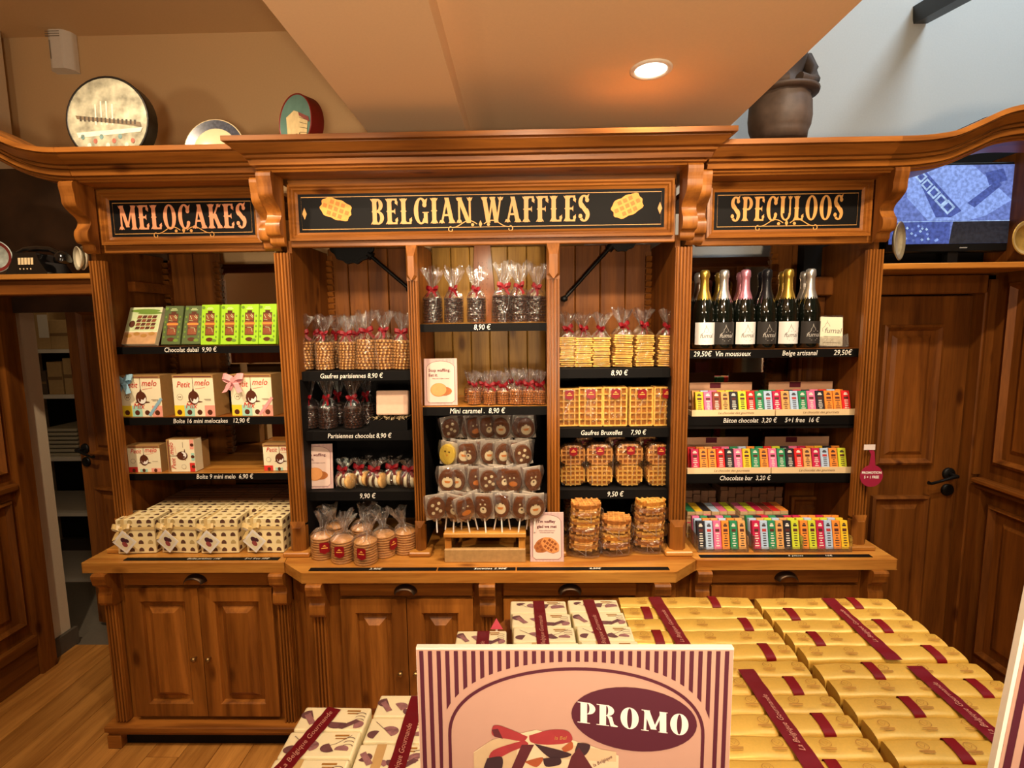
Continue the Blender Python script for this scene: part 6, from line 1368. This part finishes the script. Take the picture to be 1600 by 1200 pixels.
def sq(u_, v_): return (sx0+(sx1-sx0)*u_, sz0+(sz1-sz0)*v_)
b.flat([sq(0, 0), sq(1, 0), sq(1, 1), sq(0, 1)], -0.0006, 0)
b.flat([sq(0.10, 0.9), sq(0.2, 1.0), sq(0.62, 1.0), sq(0.95, 0.55), sq(0.75, 0.35), sq(0.62, 0.3), sq(0.3, 0.3), sq(0.12, 0.6)], -0.0008, 1)
b.flat([sq(0.16, 0.95), sq(0.24, 0.95), sq(0.56, 0.42), sq(0.48, 0.34), sq(0.36, 0.34)], -0.0010, 2)
for (x, y_, s_) in ((0.22, 0.86, 0.05), (0.27, 0.76, 0.05), (0.33, 0.66, 0.055), (0.39, 0.56, 0.055), (0.45, 0.47, 0.06)):
    b.flat([sq(x-s_, y_), sq(x, y_+s_*1.6), sq(x+s_, y_), sq(x, y_-s_*1.6)], -0.0012, 3); b.flat([sq(x-s_*0.6, y_), sq(x, y_+s_), sq(x+s_*0.6, y_), sq(x, y_-s_)], -0.0014, 2)
b.flat([sq(0.72, 0.9), sq(0.86, 0.95), sq(0.9, 0.8), sq(0.76, 0.74)], -0.001, 2); b.flat([sq(0.60, 0.52), sq(0.82, 0.8), sq(0.86, 0.74), sq(0.66, 0.46)], -0.001, 2)
b.flat([sq(0, 0.0), sq(0.48, 0.0), sq(0.48, 0.285), sq(0, 0.285)], -0.001, 2); b.flat([sq(0.0, 0.285), sq(1, 0.285), sq(1, 0.292), sq(0, 0.292)], -0.0016, 3)
R = random.Random(9)
for k in range(26): x, y_ = R.uniform(0.03, 0.42), R.uniform(0.03, 0.25); b.flat([sq(x-0.012, y_), sq(x, y_+0.02), sq(x+0.014, y_-0.004), sq(x, y_-0.02)], -0.0014, [1, 3, 0][k % 3])
b.flat([sq(0.48, 0), sq(1, 0), sq(1, 0.283), sq(0.50, 0.283)], -0.0014, 4)
b.build('screen', SM, tv, False, label='lit blue screen'); MB().flat(rect(0.015, 0.045, zb_+0.013, zb_+0.018), -0.0012).build('maker_mark', mat('tv_mark', '8a8a8a', 0.4, var=0), tv, False)
# waffle irons hung in the outer bays of the middle hutch
def iron(label, c, r, tip):
    t = thing('waffle_iron', label, 'waffle iron', (c.x, c.y, c.z)); b = MB(); out = []
    for k in range(72): a = 2*PI*k/72; rr = r*(1+0.035*math.cos(14*a)); out.append((rr*math.cos(a), rr*math.sin(a)))
    b.prism(out, 'y', -0.012, 0.004).prism([(x*0.9, z*0.9) for x, z in out], 'y', -0.016, -0.012); b.build('iron_plate', IRON, t, False, bevel=0.002)
    d = tip-c; dn = d.normalized(); p0 = dn*r*0.9
    MB().tube([p0, p0+dn*0.02], 0.017, 10).tube([p0+dn*0.02, d*0.98], [0.008, 0.0075], 8).lathe([(0, -0.014), (0.014, -0.008), (0.016, 0), (0.014, 0.008), (0, 0.014)], 12, tuple(d)).build('handle', IRON, t, False); return t
c = P(550, 375, 2.185); iron('round black waffle iron with scalloped edge hanging behind the golden waffle bags', Vector((c.x, 2.185, c.z)), 0.098, Vector((P(640, 452, 2.185).x, 2.185, P(640, 452, 2.185).z)))
c = P(972, 366, 2.185); iron('black waffle iron whose long handle ends in a knob, behind the wafer bags', Vector((c.x, 2.185, c.z)), 0.07, Vector((P(880, 467, 2.185).x+0.004, 2.185, P(880, 467, 2.185).z)))
bt = [P(x, y, 2.2) for x, y in ((741, 383), (766, 383), (777, 508), (738, 508))]
t = thing('wooden_board', 'tapered wooden board leaning at the back of the topmost middle bay shelf', 'board', (bt[0].x+0.03, 2.2, 1.628))
MB().prism([(q.x, max(q.z, 1.628)) for q in bt], 'y', 2.195, 2.212).build('board', wood('red_pine', 'z', '6e3812', '8e5422'), t, bevel=0.003)
b = MB()
for i in range(3):
    for j in range(11):
        x = bt[0].x+0.018+0.017*i+0.004*math.sin(j); z = 1.66+0.022*j
        for q in ball(x, z, 0.0016, 6): b.flat(q, 2.1947)
b.build('drilled_dots', DARKWOOD, t)
# motion sensor and downlight
c = P(106, 84, 2.5); ds = thing('motion_sensor', 'white motion sensor fixed high on the back wall', 'sensor', (c.x, 2.4995, c.z)); 
MB().prism([(-0.055, -0.0), (-0.055, -0.035), (-0.03, -0.06), (0.03, -0.06), (0.055, -0.035), (0.055, 0)], 'z', -0.09, 0.085).build('housing', WHITEP, ds, False, bevel=0.008, seg=2)
b = MB()
for k in range(3): b.box(-0.045, 0.02, -0.0615, -0.0585, 0.045+0.010*k, 0.048+0.010*k)
b.box(-0.03, -0.027, -0.0615, -0.0585, -0.05, 0.03).build('vent_lines', mat('sensor_grey', '8a7e6c', 0.7, var=0), ds, False)
dl = thing('downlight', 'round recessed downlight glowing in the soffit', 'lamp', (0.392, 1.627, 2.37))
MB().lathe([(0.062, 0.0), (0.062, -0.004), (0.058, -0.006), (0.048, -0.005), (0.046, -0.001)], 36).build('trim_ring', mat('white_metal', 'efe6d6', 0.35, var=0), dl, False)
gl = bpy.data.materials.new('lamp_glow'); gl.use_nodes = True; g = gl.node_tree.nodes['Principled BSDF']; g.inputs['Emission Color'].default_value = (1, 0.92, 0.78, 1); g.inputs['Emission Strength'].default_value = 5
MB().lathe([(0.047, -0.002), (0.03, -0.0028), (0, -0.003)], 32).build('glass_cover', gl, dl, False, label='glowing glass cover')
# store room behind the passage
ru = thing('storage_rack', 'white metal storage rack in the dim store room', 'rack', (-2.95, 3.25, 0)); YR = 3.12
RZ = [P(70, y, YR).z for y in (546, 617, 714, 800, 905)]
for z in RZ+[1.92]:
    MB().box(-3.45, -2.45, YR-0.02, 3.55, z-0.022, z).build('rack_shelf', WHITEP, ru)
for x in (-3.44, -2.48):
    for y in (YR-0.01, 3.5): MB().box(x, x+0.03, y, y+0.03, 0, 1.95).build('upright', WHITEP, ru)
MB().box(-3.4, -2.5, 3.56, 3.57, 0.1, 1.95).build('rack_back', DARKWOOD, ru)
CART = mat('tan_carton', 'c2a270', 0.75, var=0.06)
def rk(px, py): q = P(px, py, YR); return q.x, q.z
for k, (x0, x1, y0, lv, l) in enumerate([(34, 71, 486, 0, 'tan carton with a white label on the upper rack shelf'), (73, 108, 500, 0, 'low tan carton beside the labelled one'), (55, 68, 580, 1, 'narrow dark carton at the end of the second rack shelf'), (69, 92, 566, 1, 'tan carton in the middle of the second rack shelf'), (94, 118, 560, 1, 'tall tan carton nearest the door on the second rack shelf')]):
    xa, xb, zt = rk(x0, y0)[0], rk(x1, y0)[0], rk(x0, y0)[1]; w = (xb-xa)/2; h = zt-RZ[lv]
    t = thing('carton', l, 'box', ((xa+xb)/2, YR+0.01, RZ[lv]+0.0005)); MB().box(-w, w, 0, 0.25, 0, h).build('carton_body', CART if k != 2 else mat('dark_carton', '5a4a38', 0.7), t, False, bevel=0.003)
    if k == 0: MB().box(w*0.1, w*0.95, -0.001, 0, h*0.3, h*0.9).build('paper_label', WHITE, t, False, label='white paper label')
    else: MB().box(-w, w, -0.001, 0, h*0.45, h*0.55).build('packing_tape', mat('brown_tape', '8a6a40', 0.5, var=0), t, False)
xa = rk(92, 700)[0]
for k in range(7):
    o = tag(MB().box(-0.11, 0.11, 0, 0.3, 0, 0.012).box(-0.12, 0.12, -0.01, 0.31, 0.012, 0.018).build('plastic_tray', mat('pale_grey_tray', 'cfc8b2', 0.5, var=0.02), bevel=0.002), 'shallow pale grey tray, %s of the stack on the rack' % (['lowest', 'second up', 'third up', 'fourth up', 'fifth up', 'sixth up', 'topmost'][k]), 'tray', 'stacked grey trays'); o.location = (xa, YR+0.02, RZ[2]+0.0005+0.0265*k)
# the opposite cabinet, seen in the mirrors
rc = thing('opposite_cabinet', 'pine cabinet with dark sign panel and arched niche, seen only in the mirrors', 'display cabinet', (0, -2.6, 0))
MB().box(-3.0, 3.0, -2.9, -2.85, 0, 2.9).build('back_board', DARK('z'), rc)
MB().box(-3.0, 3.0, -2.85, -2.45, 2.36, 2.75).build('header', PINE('x'), rc); MB().box(-3.0, 3.0, -2.85, -2.38, 2.75, 2.85).build('cornice', PINE('x'), rc, bevel=0.01)
for x in (-3.0, -1.8, -0.6, 0.6, 1.8, 2.88): MB().box(x, x+0.12, -2.85, -2.45, 0, 2.36).build('post', PINE('z'), rc, bevel=0.004)
for x in (-2.84, -1.64, -0.44, 0.76, 1.96):
    q = MB().box(x, x+0.88, -2.45, -2.44, 2.42, 2.68).build('sign_board', BLACK, rc); MB().flatstroke([(x+0.03, -2.0), (x+0.03, -2.0)], 0.001, -2.43)
    b = MB(); 
    for (xa, xb, za, zb) in ((x+0.03, x+0.85, 2.445, 2.45), (x+0.03, x+0.85, 2.65, 2.655), (x+0.03, x+0.035, 2.445, 2.655), (x+0.845, x+0.85, 2.445, 2.655)): b.box(xa, xb, -2.44, -2.436, za, zb)
    b.build('border_line', GOLDLET, q)
    w0, w1 = x-0.02, x+0.9; xm = (w0+w1)/2
    ap = [(w0, 2.36), (w0, 2.1)]+[(xm-(w1-w0)/2*math.cos(PI*k/16), 2.1+0.2*math.sin(PI*k/16)**0.7) for k in range(17)]+[(w1, 2.36)]
    MB().prism(ap, 'y', -2.47, -2.45).build('arch_board', PINE('x'), rc)
    for z in (0.8, 1.3, 1.75): MB().box(w0, w1, -2.85, -2.5, z, z+0.03).build('shelf', PALE('x'), rc)
k = 0
for x in (-2.6, -2.3, -1.4, -1.05, 0.95, 1.3, 2.2, 2.5):
    for z in (0.83, 1.33, 1.78):
        o = tag(MB().box(-0.09, 0.09, 0, 0.12, 0, 0.24).prism(ellp(0, 0.12, 0.06, 0.08, 16), 'y', -0.001, 0, 1).build('gift_tin', [CREAM if k % 3 else mat('maroon_tin', '6a2a28', 0.4), mat('tin_picture', ['8a9a8c', 'a86a50', '5a6a80'][k % 3], 0.5, var=0.3)]), 'upright tin with an oval picture on the opposite cabinet, %s along its %s shelf' % (ORD[k//3], ['lowest', 'middle', 'top'][k % 3]), 'tin', 'tins on the opposite cabinet'); o.location = (x, -2.68, z+0.0005); k += 1
